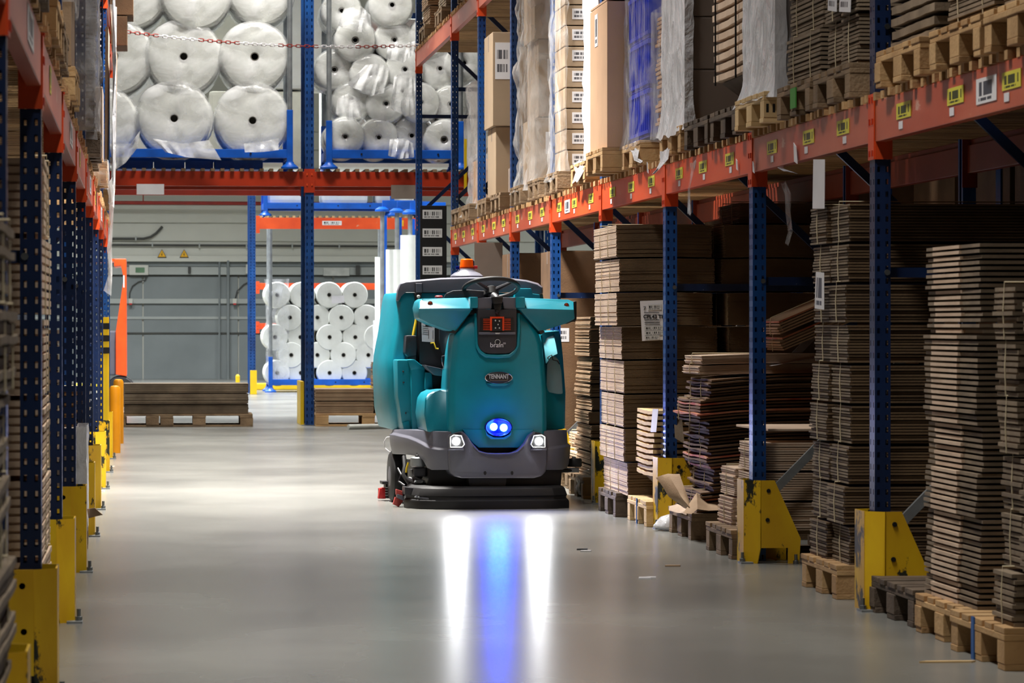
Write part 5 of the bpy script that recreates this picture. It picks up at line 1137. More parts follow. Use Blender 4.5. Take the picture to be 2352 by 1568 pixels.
# blurred near stack
hs = [.178] * 7
stack(-1.2, -.285, 6.95, 7.85, ZF, hs, 'the blurred near stack at the left picture edge', 'bundles of the near left stack', sheets=7, jx=.014, jy=.02, seed=101, mats=('card_grey',), bow=-.02, seg=5, jit=.015, gap=.3)
pallet(-.25, 7.4, 0, 'pallet under the blurred near stack at the left', wood='wood_old')
# pale sheet stack between posts
zt_ = 1.70
stack(-1.3, -.325, 11.5, 12.4, ZF, [.26] * 6, 'the pale sheet stack between the near left posts', 'bundles of the pale left stack', sheets=9, jx=.004, jy=.02, seed=102, mats=('card_pale',), jit=.003)
pallet(XF, 11.9, 0, 'pallet under the pale sheet stack on the left', wood='wood_old')
stack(-1.3, -.36, 14.3, 15.1, ZF, [.2] * 5, 'the dark stack behind the second left guard', 'bundles of the dark left stack', sheets=9, seed=103, mats=('card_brown',)); pallet(XF - .03, 14.7, 0, 'pallet under the dark stack behind the second left guard', wood='wood_old')
# small wrapped boxes
pallet(-.285, 18.0, 0, 'pallet with torn cardboard under the small wrapped boxes on the left', wood='wood_old')
for k in range(3):
    carton(-1.0, -.305, 17.68, 18.35, ZF + .02 + k * .155, ZF + .02 + k * .155 + .15, ['lowest', 'middle', 'topmost'][k] + ' dark box of the small wrapped load on the left', 'small dark boxes wrapped on the left', m='carton_grey', tape=False)
film_box(-.325, -.29, 17.66, 18.37, ZF + .0, ZF + .50, 'film_white', 'white film edge round the small dark boxes on the left', amp=.015, seed=51, e=.006)
folded('torn brown board sticking out from the pallet under the small wrapped boxes', [[W(200, 1168, 17.7), W(218, 1166, 17.6)], [W(203, 1190, 17.65), W(236, 1180, 17.5)]], 'card', amp=.01)
stack(-1.2, -.36, 23.0, 23.8, ZF, [.2] * 3, 'the low dark stack far along the left rack', 'bundles of the low far left stack', sheets=9, seed=104, mats=('card_brown',)); pallet(-.30, 23.4, 0, 'dark pallet end showing far along the left rack', wood='wood_dark')
# ---- level one
def P1L(y, label, wood='wood_old', x=-.28): return pallet(x, y, ZS, label, wood=wood)
P1L(9.4, 'dark pallet on the near left shelf'); P1L(10.3, 'second dark pallet on the near left shelf', 'wood_dark')
stack(-1.2, -.33, 9.0, 10.7, ZP, [.3] * 4, 'the near left shelf stack', 'bundles of the near left shelf stack', sheets=7, seed=110, mats=('card_brown',))
P1L(12.0, 'pale pallet at the top left of the picture', 'wood'); P1L(13.1, 'pallet beside the pale one at the top left', 'wood_old')
carton(-1.1, -.33, 12.6, 13.4, ZP, ZP + .34, 'yellowish brown box at the top left of the picture', m='card'); carton(-1.1, -.35, 11.6, 12.4, ZP, ZP + .8, 'big brown box at the top left edge of the picture', m='card_brown')
P1L(15.3, 'pallet under the silver wrapped box on the left shelf', 'wood')
carton(-1.1, -.30, 14.9, 15.7, ZP, ZP + .34, 'brown box with silver film top on the left shelf', m='card'); film_box(-1.1, -.30, 14.9, 15.7, ZP + .26, ZP + .36, 'film', 'silvery film on the brown box of the left shelf', amp=.02, seed=61, nz=6)
P1L(20.3, 'pallet under the dark wrapped tall pile on the left shelf', 'wood_dark', -.24); P1L(21.4, 'second pallet under the dark wrapped pile on the left shelf', 'wood_old', -.27)
stack(-1.1, -.27, 19.9, 20.7, ZP, [.2] * 6, 'the dark pile in glossy film on the left shelf', 'bundles of the dark wrapped pile', sheets=8, seed=111, mats=('mgrey',), jx=.008, strap=False)
film_box(-1.1, -.27, 19.9, 20.7, ZP - .04, ZP + 1.22, 'film_thin', 'glossy clear film round the dark tall pile', amp=.03, seed=62, nz=36)
film_box(-.42, -.24, 18.0, 18.1, ZP - .1, ZP + 1.0, 'film', 'loose hanging film sheet in front of the dark wrapped pile', amp=.06, seed=63, nu=4)
P1L(24.0, 'pallet with a silver wrapped end farther along the left shelf', 'wood', -.24)
film_box(-1.0, -.25, 23.6, 24.4, ZS - .01, ZS + .16, 'film', 'silver film round the pallet end farther along the left shelf', amp=.02, seed=64, nz=6)
carton(-1.0, -.27, 23.65, 24.35, ZP + .02, ZP + .5, 'low dark box above the silver wrapped pallet end', m='carton_grey')
# tall light sheets and hanging film at the far end
P1L(28.8, 'far pallet of the left shelf under the pale upright sheets', 'wood')
for k, xx in enumerate((-.36, -.30, -.245)):
    o = link('upright_sheet', MB().box(-.012, .012, -.5, .5, 0, 1.45 - .16 * k).mesh('sheet', ['card_pale' if k < 2 else 'card'], bevel=.003), None, (xx, 28.9, ZP), (0, .008 * k, 0)); tag(o, ['inner', 'middle', 'outer'][k] + ' pale upright sheet at the far end of the left shelf', 'sheet', 'upright sheets on the left shelf')
hang_film([(-.24, 28.3, 3.7), (-.235, 28.25, 3.2), (-.22, 28.2, 2.8), (-.24, 28.25, 2.3), (-.25, 28.2, 2.1)], [.5, .45, .3, .35, .2], 'film_white', 'long white film strip hanging along the far left posts', amp=.05)
hang_film([(-.26, 27.6, 2.25), (-.255, 27.6, 2.0), (-.25, 27.6, 1.75), (-.26, 27.6, 1.55), (-.27, 27.6, 1.4)], [.4, .45, .4, .3, .08], 'film', 'torn crumpled film hanging below the far left shelf', amp=.06)
carton(-.8, -.10, 35.2, 36.0, 4.2, 4.6, 'brown box jutting out at the end of the left rack, above the chain', m='card_brown'); carton(-.8, -.16, 35.2, 36.0, 3.9, 4.19, 'lower brown box at the end of the left rack where the chain starts', m='card_brown')
# ------------------------------------------------------------------ chain across the aisle
pa = on(268, 70, Y=36.3); pb = on(962, 104, Y=38.2)
e = empty('barrier_chain', pa, 'thin red and white chain hanging across the aisle above the racks', 'chain')
prof_ = []
lk = {}
for mm in ('red_pipe', 'paper'):
    for q in range(2):
        pts = []
        for k in range(12):
            a = 2 * math.pi * k / 12; u = math.cos(a) * .015; v = math.sin(a) * .015 + (.018 if math.sin(a) > 0 else -.018)
            pts.append((v, 0, u) if q == 0 else (v, u, 0))
        lk[(mm, q)] = MB().tube(pts, .005, 6, ring=True).mesh('link', [mm], smooth=True)
Lc = (pb - pa).length; nl = int(Lc / .054); prev = None
for i in range(nl):
    t = (i + .5) / nl; sagz = -.16 * 4 * t * (1 - t) * .45
    t2 = t + .002; p = (pb - pa) * t + Vector((0, 0, sagz)); d = (pb - pa) + Vector((0, 0, -.16 * 4 * (1 - 2 * t) * .45))
    o = link('chain_link', lk[('red_pipe' if (i // 9) % 2 == 0 else 'paper', i % 2)], e, p, (0, 0, 0)); o.rotation_mode = 'QUATERNION'; o.rotation_quaternion = d.to_track_quat('X', 'Z')
# ================================================================== cross rack at the end of the aisle
YC = 40.4
def frameX(x, y, sgn_, label, group, h=6.4, m='navy', hd=True, d=1.1, g=None):
    """upright frame of a rack that runs across the aisle: front post faces the camera"""
    e = empty('rack_upright_frame', (x, y, 0), label, 'upright frame', group)
    me = PM_X if hd else PM_XC
    link('post', me, e, (0, 0, 0), (0, 0, math.pi / 2)); link('post', me, e, (0, d, 0), (0, 0, -math.pi / 2))
    link('foot_plate', PLATE, e, (0, 0, 0), (0, 0, math.pi / 2))
    for a, b in ((.3, 1.3), (1.3, 2.3), (2.3, 3.3), (3.3, 4.3)):
        o = link('brace', brace_mesh((.04, 0, a), (d - .04, 0, b)), e); o.rotation_euler = (0, 0, math.pi / 2)
    return e
def solid_post(m='navy'): return None
PM_X = post_mesh(6.4, 1, 'post', .075); PM_RRX = post_hd(6.4, -1, 'post', 'navy'); PM_XC = post_mesh(6.4, 1, 'post')
xw = lambda x, Y: on(x, 745, Y=Y).x
zw = lambda y, Y: on(700, y, Y=Y).z
xp = xw(711, YC)
frameX(xp, YC, 1, 'dark blue perforated upright in the middle of the cross rack at the aisle end', 'uprights of the cross rack')
frameX(xp - 2.75, YC, 1, 'dark blue upright of the cross rack hidden behind the left rack', 'uprights of the cross rack'); frameX(xp + 2.75, YC, 1, 'dark blue upright of the cross rack hidden behind the right rack', 'uprights of the cross rack')
def beamX(x0, x1, y, z0, z1, label, group, m='orange_deep', conn=True, st=None):
    e = empty('rack_beam', ((x0 + x1) / 2, y, z0), label, 'beam', group); L = (x1 - x0) / 2; h = z1 - z0
    prof = [(0, 0), (.045, 0), (.045, h - .03), (.03, h - .03), (.03, h), (0, h)]
    link('rail', MB().prism(prof, -L + .055, L - .055, 'X').mesh('rail', [m], bevel=.003), e)
    if conn:
        for s in (-1, 1):
            link('connector', MB().box(*sorted((s * L, s * (L - .06))), -.008, .05, -.07, h + .03).mesh('connector', [m]), e)
            for zz in (.02, h - .03): link('hook', MB().box(*sorted((s * (L - .02), s * (L - .035))), -.014, -.007, zz - .012, zz + .012).mesh('hook', ['orange']), e)
    for (u, w_, h_, zc, mm) in (st or []): uvquad('sticker', [(u - w_ / 2, -.003, zc - h_ / 2), (u + w_ / 2, -.003, zc - h_ / 2), (u + w_ / 2, -.003, zc + h_ / 2), (u - w_ / 2, -.003, zc + h_ / 2)], mm, e)
    return e
zb0, zb1 = zw(428, YC), zw(394, YC)
for k, x0 in enumerate((xp - 2.75, xp)):
    beamX(x0, x0 + 2.75, YC, zb0, zb1, ['left', 'right'][k] + ' orange beam of the cross rack at the aisle end', 'front beams of the cross rack')
    beamX(x0, x0 + 2.75, YC + 1.1, zb0, zb1, ['left', 'right'][k] + ' rear orange beam of the cross rack', 'rear beams of the cross rack')
SLX = slat_mesh(1.2, 'wood_old')
for k, x0 in enumerate((xp - 2.75, xp)):
    e = empty('slatted_deck', (x0, YC - .03, zb1), ['left', 'right'][k] + ' wooden slat deck of the cross rack under the white rolls', 'deck', 'slat decks of the cross rack')
    for q in range(24): link('slat', SLX, e, (.1 + 2.55 * q / 23, 0, 0), (0, 0, math.pi / 2))
for i, (x, lab) in enumerate(((345, 'blank white paper sheet hanging under the left cross rack beam'), (926, 'grey paper sheet hanging under the right cross rack beam'))):
    a, b = xw(x - 31 if i == 0 else x - 28, YC), xw(x + 32 if i == 0 else x + 28, YC); o = uvquad('paper_sheet', [(a, YC - .02, zw(448 if i == 0 else 456, YC)), (b, YC - .02, zw(448 if i == 0 else 456, YC)), (b, YC - .02, zw(424, YC)), (a, YC - .02, zw(424, YC))], 'paper' if i == 0 else 'carton_grey'); tag(o, lab, 'paper')
# cross rack guard strip (yellow) left of its post base
o = link('floor_guide', MB().box(-.02, .02, -.02, .9, 0, .5).mesh('guide', ['yellow_clean'], bevel=.004), None, (xw(694, YC + .2), YC + .2, 0)); tag(o, 'thin yellow guide plate beside the foot of the dark middle upright', 'guide')
# stillages and rolls
def stillage(x0, x1, y0, y1, z, h, label, group, sock=.45, mesh_=False, base='stillage_blue'):
    e = empty('post_pallet', ((x0 + x1) / 2, (y0 + y1) / 2, z), label, 'stillage', group); a, b = (x1 - x0) / 2, (y1 - y0) / 2
    for s in (-1, 1):
        link('side_rail', MB().box(-a, a, *sorted((s * b, s * (b - .06))), .12, .22).mesh('side_rail', [base], bevel=.006), e)
        link('end_rail', MB().box(*sorted((s * a, s * (a - .06))), -b + .06, b - .06, .12, .22).mesh('end_rail', [base], bevel=.006), e)
    link('base_plate', MB().box(-a + .06, a - .06, -b + .06, b - .06, .19, .205).mesh('base_plate', [base]), e)
    for sx in (-1, 1):
        for sy in (-1, 1):
            c = (sx * (a - .03), sy * (b - .03))
            link('corner_socket', MB().box(c[0] - .035, c[0] + .035, c[1] - .035, c[1] + .035, .06, .22 + sock).mesh('socket', [base], bevel=.006), e)
            link('post', MB().tube([(c[0], c[1], .25), (c[0], c[1], h)], .03, 10).mesh('post', ['galv'], smooth=True), e)
            link('foot_cup', MB().lathe([(.045, .08), (.05, .06), (.10, .02), (.10, 0), (.085, 0), (.03, .05)], 'Z', (c[0], c[1], 0), 16).mesh('foot_cup', [base], smooth=True), e)
    for u in (-.35, .1, .45): link('fixing', MB().lathe([(.012, -.006), (.012, .0)], 'Y', n=8).mesh('fixing', ['black']), e, (u * a * 1.4, -b - .002, .17))
    return e
_rm = {}
def roll(x, y, z, r, L, label, group, bag=False, seed=0, m='foam', coreR=.038, name='packaging_roll'):
    e = empty(name, (x, y, z), label, 'roll', group)
    key = (round(r, 3), L, m)
    if key not in _rm:
        prof = [(coreR, 0), (r * .5, -.004), (r * .93, .0), (r * .985, .02), (r, .06), (r, L - .06), (r * .98, L - .01), (coreR, L)]
        _rm[key] = (MB().lathe(prof, 'Y', n=40, cap=False, jit=lambda a, h: 1 + .006 * math.sin(a * 3 + h)).mesh('roll_body', [m], smooth=True),
                    MB().lathe([(coreR * .78, L), (coreR * .78, -.012), (coreR, -.012), (coreR, L)], 'Y', n=20, cap=False).mesh('core', ['core'], smooth=True),
                    MB().lathe([(coreR * .78, .05), (0.002, .05)], 'Y', n=16).mesh('core_inside', ['conduit']))
    a, b, c = _rm[key]
    link('roll_body', a, e, (0, 0, 0), (0, 0, 0)); link('core', b, e); link('core_plug', c, e)
    if bag:
        sd = seed
        def jit(a_, h_): return 1 + .035 * noise.noise(Vector((math.cos(a_) * 1.5 + sd, math.sin(a_) * 1.5, h_ * 2))) + .02 * abs(noise.noise(Vector((math.cos(a_) * 5, math.sin(a_) * 5, h_ * 3 + sd))))
        q = r * 1.035
        pr = [(r * .10, -.07 + .03 * (sd % 3)), (r * .4, -.06), (r * .75, -.04), (q * .98, -.01), (q * 1.02, .08), (q, L * .5), (q, L), (q * .7, L + .05)]
        link('bag', MB().lathe(pr, 'Y', n=44, cap=False, jit=jit).mesh('bag', ['film_bag'], smooth=70), e)
    return e
def rollpx(x, y, rpx, Y, L, lab, grp, **k):
    p = on(x, y, Y=Y); return roll(p.x, Y, p.z, rpx * p.y / 8194 * 1.0, L, lab, grp, **k)
def skirt(pix, Y, label, m='film_bag', amp=.05, k=8):
    """gathered end of a plastic bag hanging in front of a roll: fan of folds through pixel corners"""
    P = [on(a, b, Y=Y) for a, b in pix]; c = P[0].copy(); n = len(P) // 2; top = P[:n]; bot = P[n:][::-1]; rings = []
    for i in range(n - 1):
        for s in range(k if i < n - 2 else k + 1):
            t = s / k; a = top[i].lerp(top[i + 1], t); b = bot[i].lerp(bot[i + 1], t); rg = []
            for q in range(k + 1):
                v = a.lerp(b, q / k); v.y -= .03 + (noise.noise(Vector(((i * k + s) * .45, q * .12, c.x))) + .5) * amp * (.3 + q / k) + noise.noise(v * 9) * amp * .3; rg.append(v - c)
            rings.append([tuple(v) for v in rg] + [tuple(v + Vector((0, .003, 0))) for v in reversed(rg)])
    o = link('bag_end', MB().loft(rings).mesh('bag_end', [m], smooth=70), None, c); return tag(o, label, 'plastic bag')
YL1 = YC + .12
zs_ = zb1 + .032
# left stillage
xa, xb = xw(150, YL1), xw(671, YL1)
stillage(xa, xb, YC - .0, YC + 1.2, zs_, 2.4, 'blue stillage holding the large bagged rolls on the cross rack', 'blue stillages on the cross rack')
LR = [(580, 277, 86), (400, 272, 86), (228, 282, 88), (585, 130, 80), (422, 130, 86), (262, 128, 88), (450, -15, 82), (600, -20, 76), (300, -20, 84)]
nm = ['lower right', 'lower middle', 'lower left', 'upper right', 'upper middle', 'upper left', 'topmost middle', 'topmost right', 'topmost left']
for i, (x, y, r) in enumerate(LR): rollpx(x, y, r, YC + .1 + .03 * (i % 3), 1.0, nm[i] + ' large bagged roll in the left stillage', 'large bagged rolls', bag=True, seed=i * 1.7, coreR=.05)
skirt([(250, 330), (300, 330), (322, 300), (316, 340), (288, 375), (262, 392)], YC - .06, 'gathered bag end hanging under the lower left large roll')
skirt([(350, 318), (420, 330), (480, 322), (508, 368), (430, 362), (380, 350)], YC - .06, 'crumpled bag end spread below the lower middle large roll')
skirt([(560, 330), (600, 326), (640, 318), (640, 345), (600, 350), (562, 350)], YC - .03, 'crumpled bag end below the lower right large roll')
# blue trays under the stillage
for i, (a, b) in enumerate(((268, 352), (354, 424), (427, 490), (493, 604))):
    p0, p1 = xw(a, YC + .3), xw(b, YC + .3)
    o = link('blue_tray', MB().box(-(p1 - p0) / 2, (p1 - p0) / 2, 0, .5, 0, .11).mesh('tray', ['stillage_blue'], bevel=.01), None, ((p0 + p1) / 2, YC + .3, zs_)); tag(o, ['first', 'second', 'third', 'fourth'][i] + ' flat blue tray from the left under the large roll stillage', 'tray', 'blue trays on the cross rack')
# right stillage
xa, xb = xw(749, YL1), xw(1062, YL1)
stillage(xa, xb, YC, YC + 1.2, zs_, 2.4, 'blue stillage holding the smaller bagged rolls on the cross rack', 'blue stillages on the cross rack', sock=.33)
RR = [(793, 314, 46), (870, 316, 46), (945, 312, 47), (1020, 320, 46), (887, 238, 46), (808, 232, 46), (966, 236, 46), (1035, 240, 44), (768, 160, 46), (850, 170, 46), (930, 160, 46), (1010, 158, 46), (816, 92, 48), (906, 92, 46), (862, 18, 46), (900, 12, 50), (985, 85, 46), (785, 25, 46), (1066, 145, 44)]
for i, (x, y, r) in enumerate(RR):
    if i in (14,): continue
    row = 'lowest row' if y > 290 else 'second row' if y > 200 else 'third row' if y > 130 else 'fourth row' if y > 60 else 'top row'
    same = sorted([q for j, q in enumerate(RR) if j != 14 and (('lowest row' if q[1] > 290 else 'second row' if q[1] > 200 else 'third row' if q[1] > 130 else 'fourth row' if q[1] > 60 else 'top row') == row)]); k = same.index((x, y, r))
    rollpx(x, y, r, YC + .08 + .05 * (i % 3), 1.0, '%s bagged roll from the left in the %s of the right stillage' % (NTH[k], row), 'smaller bagged rolls', bag=True, seed=i * 2.3 + 5, coreR=.042)
for i, (pts, lab) in enumerate((([(840, 150), (870, 146), (895, 155), (880, 215), (850, 222), (795, 195)], 'bunched bag end in the middle of the right stillage'),
    ([(775, 225), (800, 215), (825, 228), (834, 285), (800, 275), (770, 262)], 'bunched bag end left of the middle in the right stillage'),
    ([(895, 320), (930, 318), (948, 330), (950, 362), (915, 366), (890, 358)], 'bag end bulging over the rail of the right stillage'),
    ([(905, 175), (935, 165), (955, 180), (960, 262), (930, 268), (895, 250)], 'bag end hanging beside the far blue post in the right stillage'),
    ([(890, 110), (930, 100), (952, 95), (948, 125), (925, 145), (885, 135)], 'flat bag end under the dark cored roll in the right stillage'),
    ([(790, 20), (830, 15), (850, 35), (855, 80), (820, 75), (775, 60)], 'bag end at the top of the right stillage'))):
    skirt(pts, YC - .02, lab, amp=.10)
# white packs and blue things behind the cross rack level
for i, (a, b, y0, y1, Yq, m_) in enumerate(((480, 700, 210, 384, 43.4, 'foam_warm'), (600, 760, -60, 205, 43.4, 'foam'), (250, 470, 120, 384, 44.2, 'foam'), (740, 1100, 40, 384, 44.0, 'foam'), (250, 600, -60, 110, 44.0, 'foam_warm'))):
    x0, x1 = xw(a, Yq), xw(b, Yq); o = empty('wrapped_pack', ((x0 + x1) / 2, Yq, zw(y1, Yq)), 'large pale wrapped pack behind the cross rack rolls, ' + ['low centre', 'upper centre', 'low left', 'right side', 'upper left'][i], 'pack', 'pale packs behind the cross rack')
    hh = zw(y0, Yq) - zw(y1, Yq); link('wrapping', MB().box(-(x1 - x0) / 2, (x1 - x0) / 2, 0, .8, 0, hh).mesh('wrapping', [m_], bevel=.05), o)
    if i in (0, 2, 3): pass
beamX(xw(230, 43.3), xw(1110, 43.3), 43.3, zb0, zb1, 'orange beam of the second cross rack row behind the rolls', 'beams of the second cross row')
beamX(xw(665, 58.6), xw(1110, 58.6), 43.0, zw(122, 43), zw(95, 43), 'orange upper beam showing beside the dark middle upright', 'beams of the second cross row', m='orange')
# ground loads under the cross rack
def palX(xc, y, z, lab, wood='wood_old', rz=math.pi / 2):
    e = pallet(1.0, y, z, lab, wood=wood); e.location = (xc, y + .4, z); e.rotation_euler = (0, 0, 0); return e
yF = 40.05
for i, (a, b) in enumerate(((287, 398), (404, 581))): pass
xa, xb = xw(285, yF), xw(581, yF); wd = (xb - xa)
palX(xa + .33, yF, 0, 'left pallet under the long low cardboard stack at the aisle end'); 
e = USED; 
palX(xb - .60, yF, 0, 'right pallet under the long low cardboard stack at the aisle end')
bpy.data.objects[USED['left pallet under the long low cardboard stack at the aisle end'][0]].location.x = xa - .05
zt1, zt0 = zw(878, yF), zw(949, yF)
stack(xa + .0, xw(571, yF), yF + .02, yF + .78, ZF, [(zt1 - ZF) / 3] * 3, 'the long low cardboard stack at the aisle end', 'bundles of the long low stack', sheets=13, seed=120, mats=('card_grey',), strap=False, jit=.004, jx=.004, gap=.3)
xa, xb = xw(725, yF), xw(858, yF)
palX(xa + .6, yF, 0, 'pallet under the cardboard stack right of the dark middle upright', 'wood'); palX(xa + 1.85, yF, 0, 'pallet under the taller cardboard stack behind the machine', 'wood')
stack(xa + .0, xb, yF + .0, yF + .78, ZF, [(zw(891, yF) - ZF) / 2] * 2, 'the low cardboard stack right of the dark middle upright', 'bundles of the low stack by the upright', sheets=14, seed=121, mats=('card',), strap=False, jit=.004, jx=.004, gap=.3)
stack(xb + .02, xb + 1.05, yF + .0, yF + .78, ZF, [(zw(830, yF) - ZF) / 4] * 4, 'the taller cardboard stack left of the machine', 'bundles of the taller stack left of the machine', sheets=11, seed=122, mats=('card',), strap=False, jit=.006, jx=.01, gap=.3)
o = link('film_tube', MB().tube([on(800, 980, Z=.03), on(905, 978, Z=.03)], .028, 12).mesh('tube', ['signgrey'], smooth=True), None); tag(o, 'grey tube lying on the floor before the pallet left of the machine', 'tube')
# ================================================================== rear rack row, 58 m away
YB = 58.6
frameX(xw(580, YB), YB, 1, 'blue upright of the rear rack with a yellow sleeve at its foot', 'uprights of the rear rack', hd=False, h=6)
frameX(xw(963, YB), YB, 1, 'blue upright of the rear rack behind the leaning white foam sheets', 'uprights of the rear rack', hd=False)
o = link('post_sleeve', MB().box(-.055, .055, -.065, -.05, 0, zw(850, YB)).mesh('sleeve', ['yellow_clean'], bevel=.004), None, (xw(582, YB), YB, 0)); tag(o, 'yellow sleeve at the foot of the rear blue upright', 'sleeve')
o = link('short_bollard', MB().lathe([(.04, 0), (.04, .12), (.02, .14)], 'Z', n=14).mesh('bollard', ['yellow_clean'], smooth=True), None, (xw(546, 66), 66, zw(880, 66) + .0)); o.location.z = 0; o.scale = (1, 1, 1.6); tag(o, 'short yellow bollard before the far grey wall', 'bollard')
z0, z1 = zw(526, YB), zw(500, YB)
beamX(xw(588, YB), xw(963, YB), YB - .06, z0, z1, 'orange beam of the rear rack under the blue rail', 'beams of the rear rack', m='orange', st=[(-.1, .32, .07, .10, 'label_bar'), (1.05, .07, .1, .10, 'sign_yellow'), (1.2, .07, .1, .10, 'sign_yellow')])
beamX(xw(588, 62.2), xw(963, 62.2), 62.2, zw(665, 62.2), zw(650, 62.2), 'lower orange rear beam beside the stack of small rolls', 'beams of the rear rack', m='orange')
beamX(xw(588, 62.2), xw(800, 62.2), 62.2, zw(756, 62.2), zw(742, 62.2), 'lowest short orange rear beam beside the stack of small rolls', 'beams of the rear rack', m='orange')
e = empty('slatted_deck', (xw(588, YB), YB - .06, z1), 'wooden slat deck of the rear rack', 'deck'); SLB = slat_mesh(1.1, 'wood')
for q in range(24): link('slat', SLB, e, (.08 + 2.5 * q / 23, 0, 0), (0, 0, math.pi / 2))
stillage(xw(606, YB), xw(905, YB), YB, YB + 1.2, z1 + .03, 1.3, 'blue stillage on the rear rack beam with white packs', 'stillages of the rear rack', sock=.35)
for i, (a, b) in enumerate(((612, 700), (738, 845), (862, 950))):
    x0, x1 = xw(a, YB + .2), xw(b, YB + .2); o = link('white_pack', MB().box(-(x1 - x0) / 2, (x1 - x0) / 2, 0, .8, 0, .8).mesh('pack', ['foam'], bevel=.06), None, ((x0 + x1) / 2, YB + .15, z1 + .24)); tag(o, ['left', 'middle', 'right'][i] + ' white pack on the rear rack stillage', 'pack', 'white packs on the rear rack')
# floor stillage with the small rolls
YS = 60.4
xa, xb = xw(617, YS), xw(885, YS)
stillage(xa, xb, YS - .1, YS + 1.1, 0, zw(520, YS), 'blue floor stillage filled with small white rolls', 'stillages of the rear rack', sock=.38)
SR = []
for row, (y, xs) in enumerate(((856, (637, 691, 757, 814)), (814, (669, 729, 789, 846)), (774, (632, 690, 757, 816, 866)), (728, (666, 729, 784, 842)), (677, (637, 695, 756, 815)))):
    for k, x in enumerate(xs): rollpx(x, y + (row % 2) * 1.0, 30.5, YS + .02 + .02 * (k % 2), .95, '%s small white roll from the left in the %s of the floor stillage' % (NTH[k], ['lowest row', 'second row', 'third row', 'fourth row', 'top row'][row]), 'small white rolls in the floor stillage', m='foam', coreR=.035, name='packaging_roll')
o = uvquad('paper_label', [on(a, b, Y=YS - .1) for a, b in ((762, 697), (791, 695), (790, 678), (761, 680))], 'paper'); tag(o, 'white paper label stuck between two small rolls of the top row', 'label')
film_box(xa + .0, xa + .32, YS - .05, YS + .8, .2, zw(640, YS), 'film_thin', 'clear film along the left side of the small roll stack', amp=.05, seed=71)
# stillages folded at the right with foam sheets
for i, (x, yt, w_) in enumerate(((873, 590, 22), (896, 573, 18), (915, 573, 20), (938, 540, 34))):
    Yq = 55.5 - i * 2.0; p = on(x, 905 + 0, Y=Yq); zt_ = on(x, yt, Y=Yq).z; ww = w_ * Yq / 8194
    o = link('foam_roll', MB().tube([(0, 0, .0), (.01, 0, zt_ * .5), (0, 0, zt_)], [ww * .6, ww * .62, ww * .55], 14).mesh('foam_roll', ['foam'], smooth=True), None, (p.x, Yq, 0)); tag(o, ['first', 'second', 'third', 'fourth'][i] + ' standing white foam roll from the left, left of the machine', 'roll', 'standing foam rolls')
    film_box(p.x - ww * .6, p.x + ww * .6, Yq - ww * .6, Yq + ww * .6, .1, zt_ * .55, 'film_white', ['first', 'second', 'third', 'fourth'][i] + ' film sleeve round a standing foam roll, counted from the left', amp=.03, seed=80 + i, nu=5)
for i, x in enumerate((878, 912, 942)):
    Yq = 54 - i * 2.2; p = on(x, 745, Y=Yq); ztp = on(x, 478 + i * 3, Y=Yq).z
    e = empty('steel_post_stand', (p.x, Yq, 0), ['left', 'middle', 'right'][i] + ' galvanised post with a blue cap left of the machine', 'stillage post', 'galvanised posts left of the machine')
    link('post', MB().tube([(0, 0, .02), (0, 0, ztp)], .032, 12).mesh('post', ['galv'], smooth=True), e); link('back_post', MB().box(.05, .10, .4, .45, 0, ztp - .1).mesh('back_post', ['stillage_blue']), e)
    link('cap', MB().lathe([(.05, ztp + .02), (.11, ztp - .02), (.11, ztp - .05), (.03, ztp - .05)], 'Z', n=14).mesh('cap', ['stillage_blue'], smooth=True), e); link('foot', MB().lathe([(.09, 0), (.09, .03), (.035, .08)], 'Z', n=14).mesh('foot', ['stillage_blue'], smooth=True), e)
    link('cross_arm', MB().box(0, .5, -.02, .02, ztp + .0, ztp + .12).mesh('cross_arm', ['stillage_blue'], bevel=.004), e)
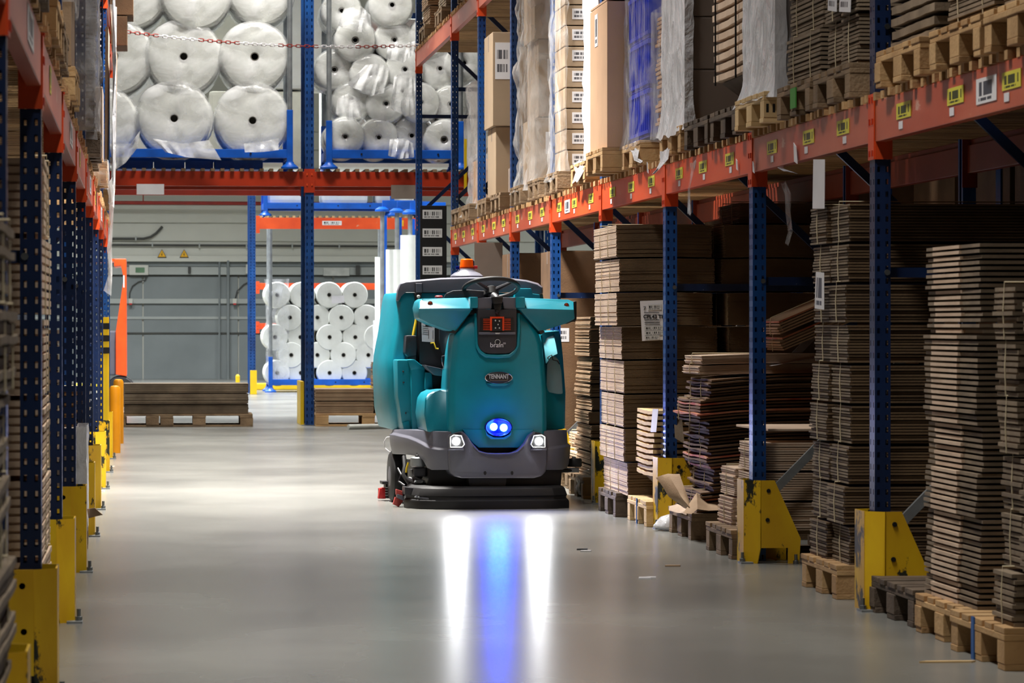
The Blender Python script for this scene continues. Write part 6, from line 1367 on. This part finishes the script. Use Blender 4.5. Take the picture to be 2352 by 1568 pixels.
# black barcode board
Yq = 37.9; a, b = on(965, 745, Y=Yq).x, on(1026, 745, Y=Yq).x; z0, z1 = on(990, 690, Y=Yq).z, on(990, 472, Y=Yq).z
e = empty('barcode_board', ((a + b) / 2, Yq, z0), 'tall black board with four white barcode plates behind the machine', 'sign board'); wd = (b - a) / 2
link('board', MB().box(-wd, wd, 0, .02, 0, z1 - z0).mesh('board', ['black'], bevel=.003), e)
for y in (492, 535, 577.5, 620):
    zc = on(990, y, Y=Yq).z - z0; c = (993 - 995.5) * Yq / 8194; uvquad('barcode_plate', [(c - .105, -.004, zc - .048), (c + .105, -.004, zc - .048), (c + .105, -.004, zc + .048), (c - .105, -.004, zc + .048)], 'label_bar', e)
for u in (-.8, .8): link('standoff', MB().box(u * wd - .01, u * wd + .01, .02, .06, -z0, z1 - z0).mesh('standoff', ['navy']), e)
# yellow upright bar beside the upper rail
o = link('yellow_bar', MB().box(-.015, .015, -.02, .02, 0, zw(315, 40) - zw(435, 40)).mesh('bar', ['yellow_clean']), None, (xw(1069, 40.2), 40.2, zw(435, 40))); tag(o, 'thin yellow bar at the right end of the cross rack beam', 'bar')
# forklift half hidden behind the left rack
Yk = 50.0; xk = lambda x: on(x, 745, Y=Yk).x; zk = lambda y: on(275, y, Y=Yk).z
e = empty('forklift', (xk(250), Yk, 0), 'orange forklift truck mostly hidden behind the far end of the left rack', 'forklift')
X0 = xk(250); pz = lambda x, y: (xk(x) - X0, zk(y))
link('chassis', MB().prism([pz(266, 860), pz(266, 760), pz(284, 640), pz(278, 610), pz(262, 612), pz(262, 594), pz(290, 594), pz(291, 864)], 0, 1.5).mesh('chassis', ['forklift'], bevel=.012), e)
link('chassis_side', MB().prism([pz(180, 862), pz(180, 760), pz(266, 760), pz(266, 862)], .1, 1.5).mesh('side', ['mgrey'], bevel=.02), e)
link('overhead_guard', MB().prism([pz(150, 600), pz(150, 594), pz(262, 594), pz(262, 600)], 0, 1.4).mesh('guard', ['forklift']), e)
link('mast', MB().box(-1.3, -1.1, .3, 1.1, .1, 2.4).mesh('mast', ['mdark']), e)
for yy_ in (0.0, 1.3): link('wheel', MB().lathe([(.12, 0), (.20, .01), (.21, .05), (.21, .15), (.20, .19), (.12, .2)], 'Y', n=24).mesh('wheel', ['rubber'], smooth=True), e, (pz(281, 800)[0] - .03, yy_ - .05, .21))
link('reflector', MB().box(pz(283, 0)[0], pz(286, 0)[0], -.004, 0, zk(660), zk(632)).mesh('reflector', ['paper']), e)
link('seat', MB().box(-.6, -.05, .3, .9, .9, 1.0).mesh('seat', ['mdark'], bevel=.03), e)
# ------------------------------------------------------------------ tidy
for o in sc.objects:
    if o.type == 'MESH' and not o.data.materials: o.data.materials.append(MT['mdark'])
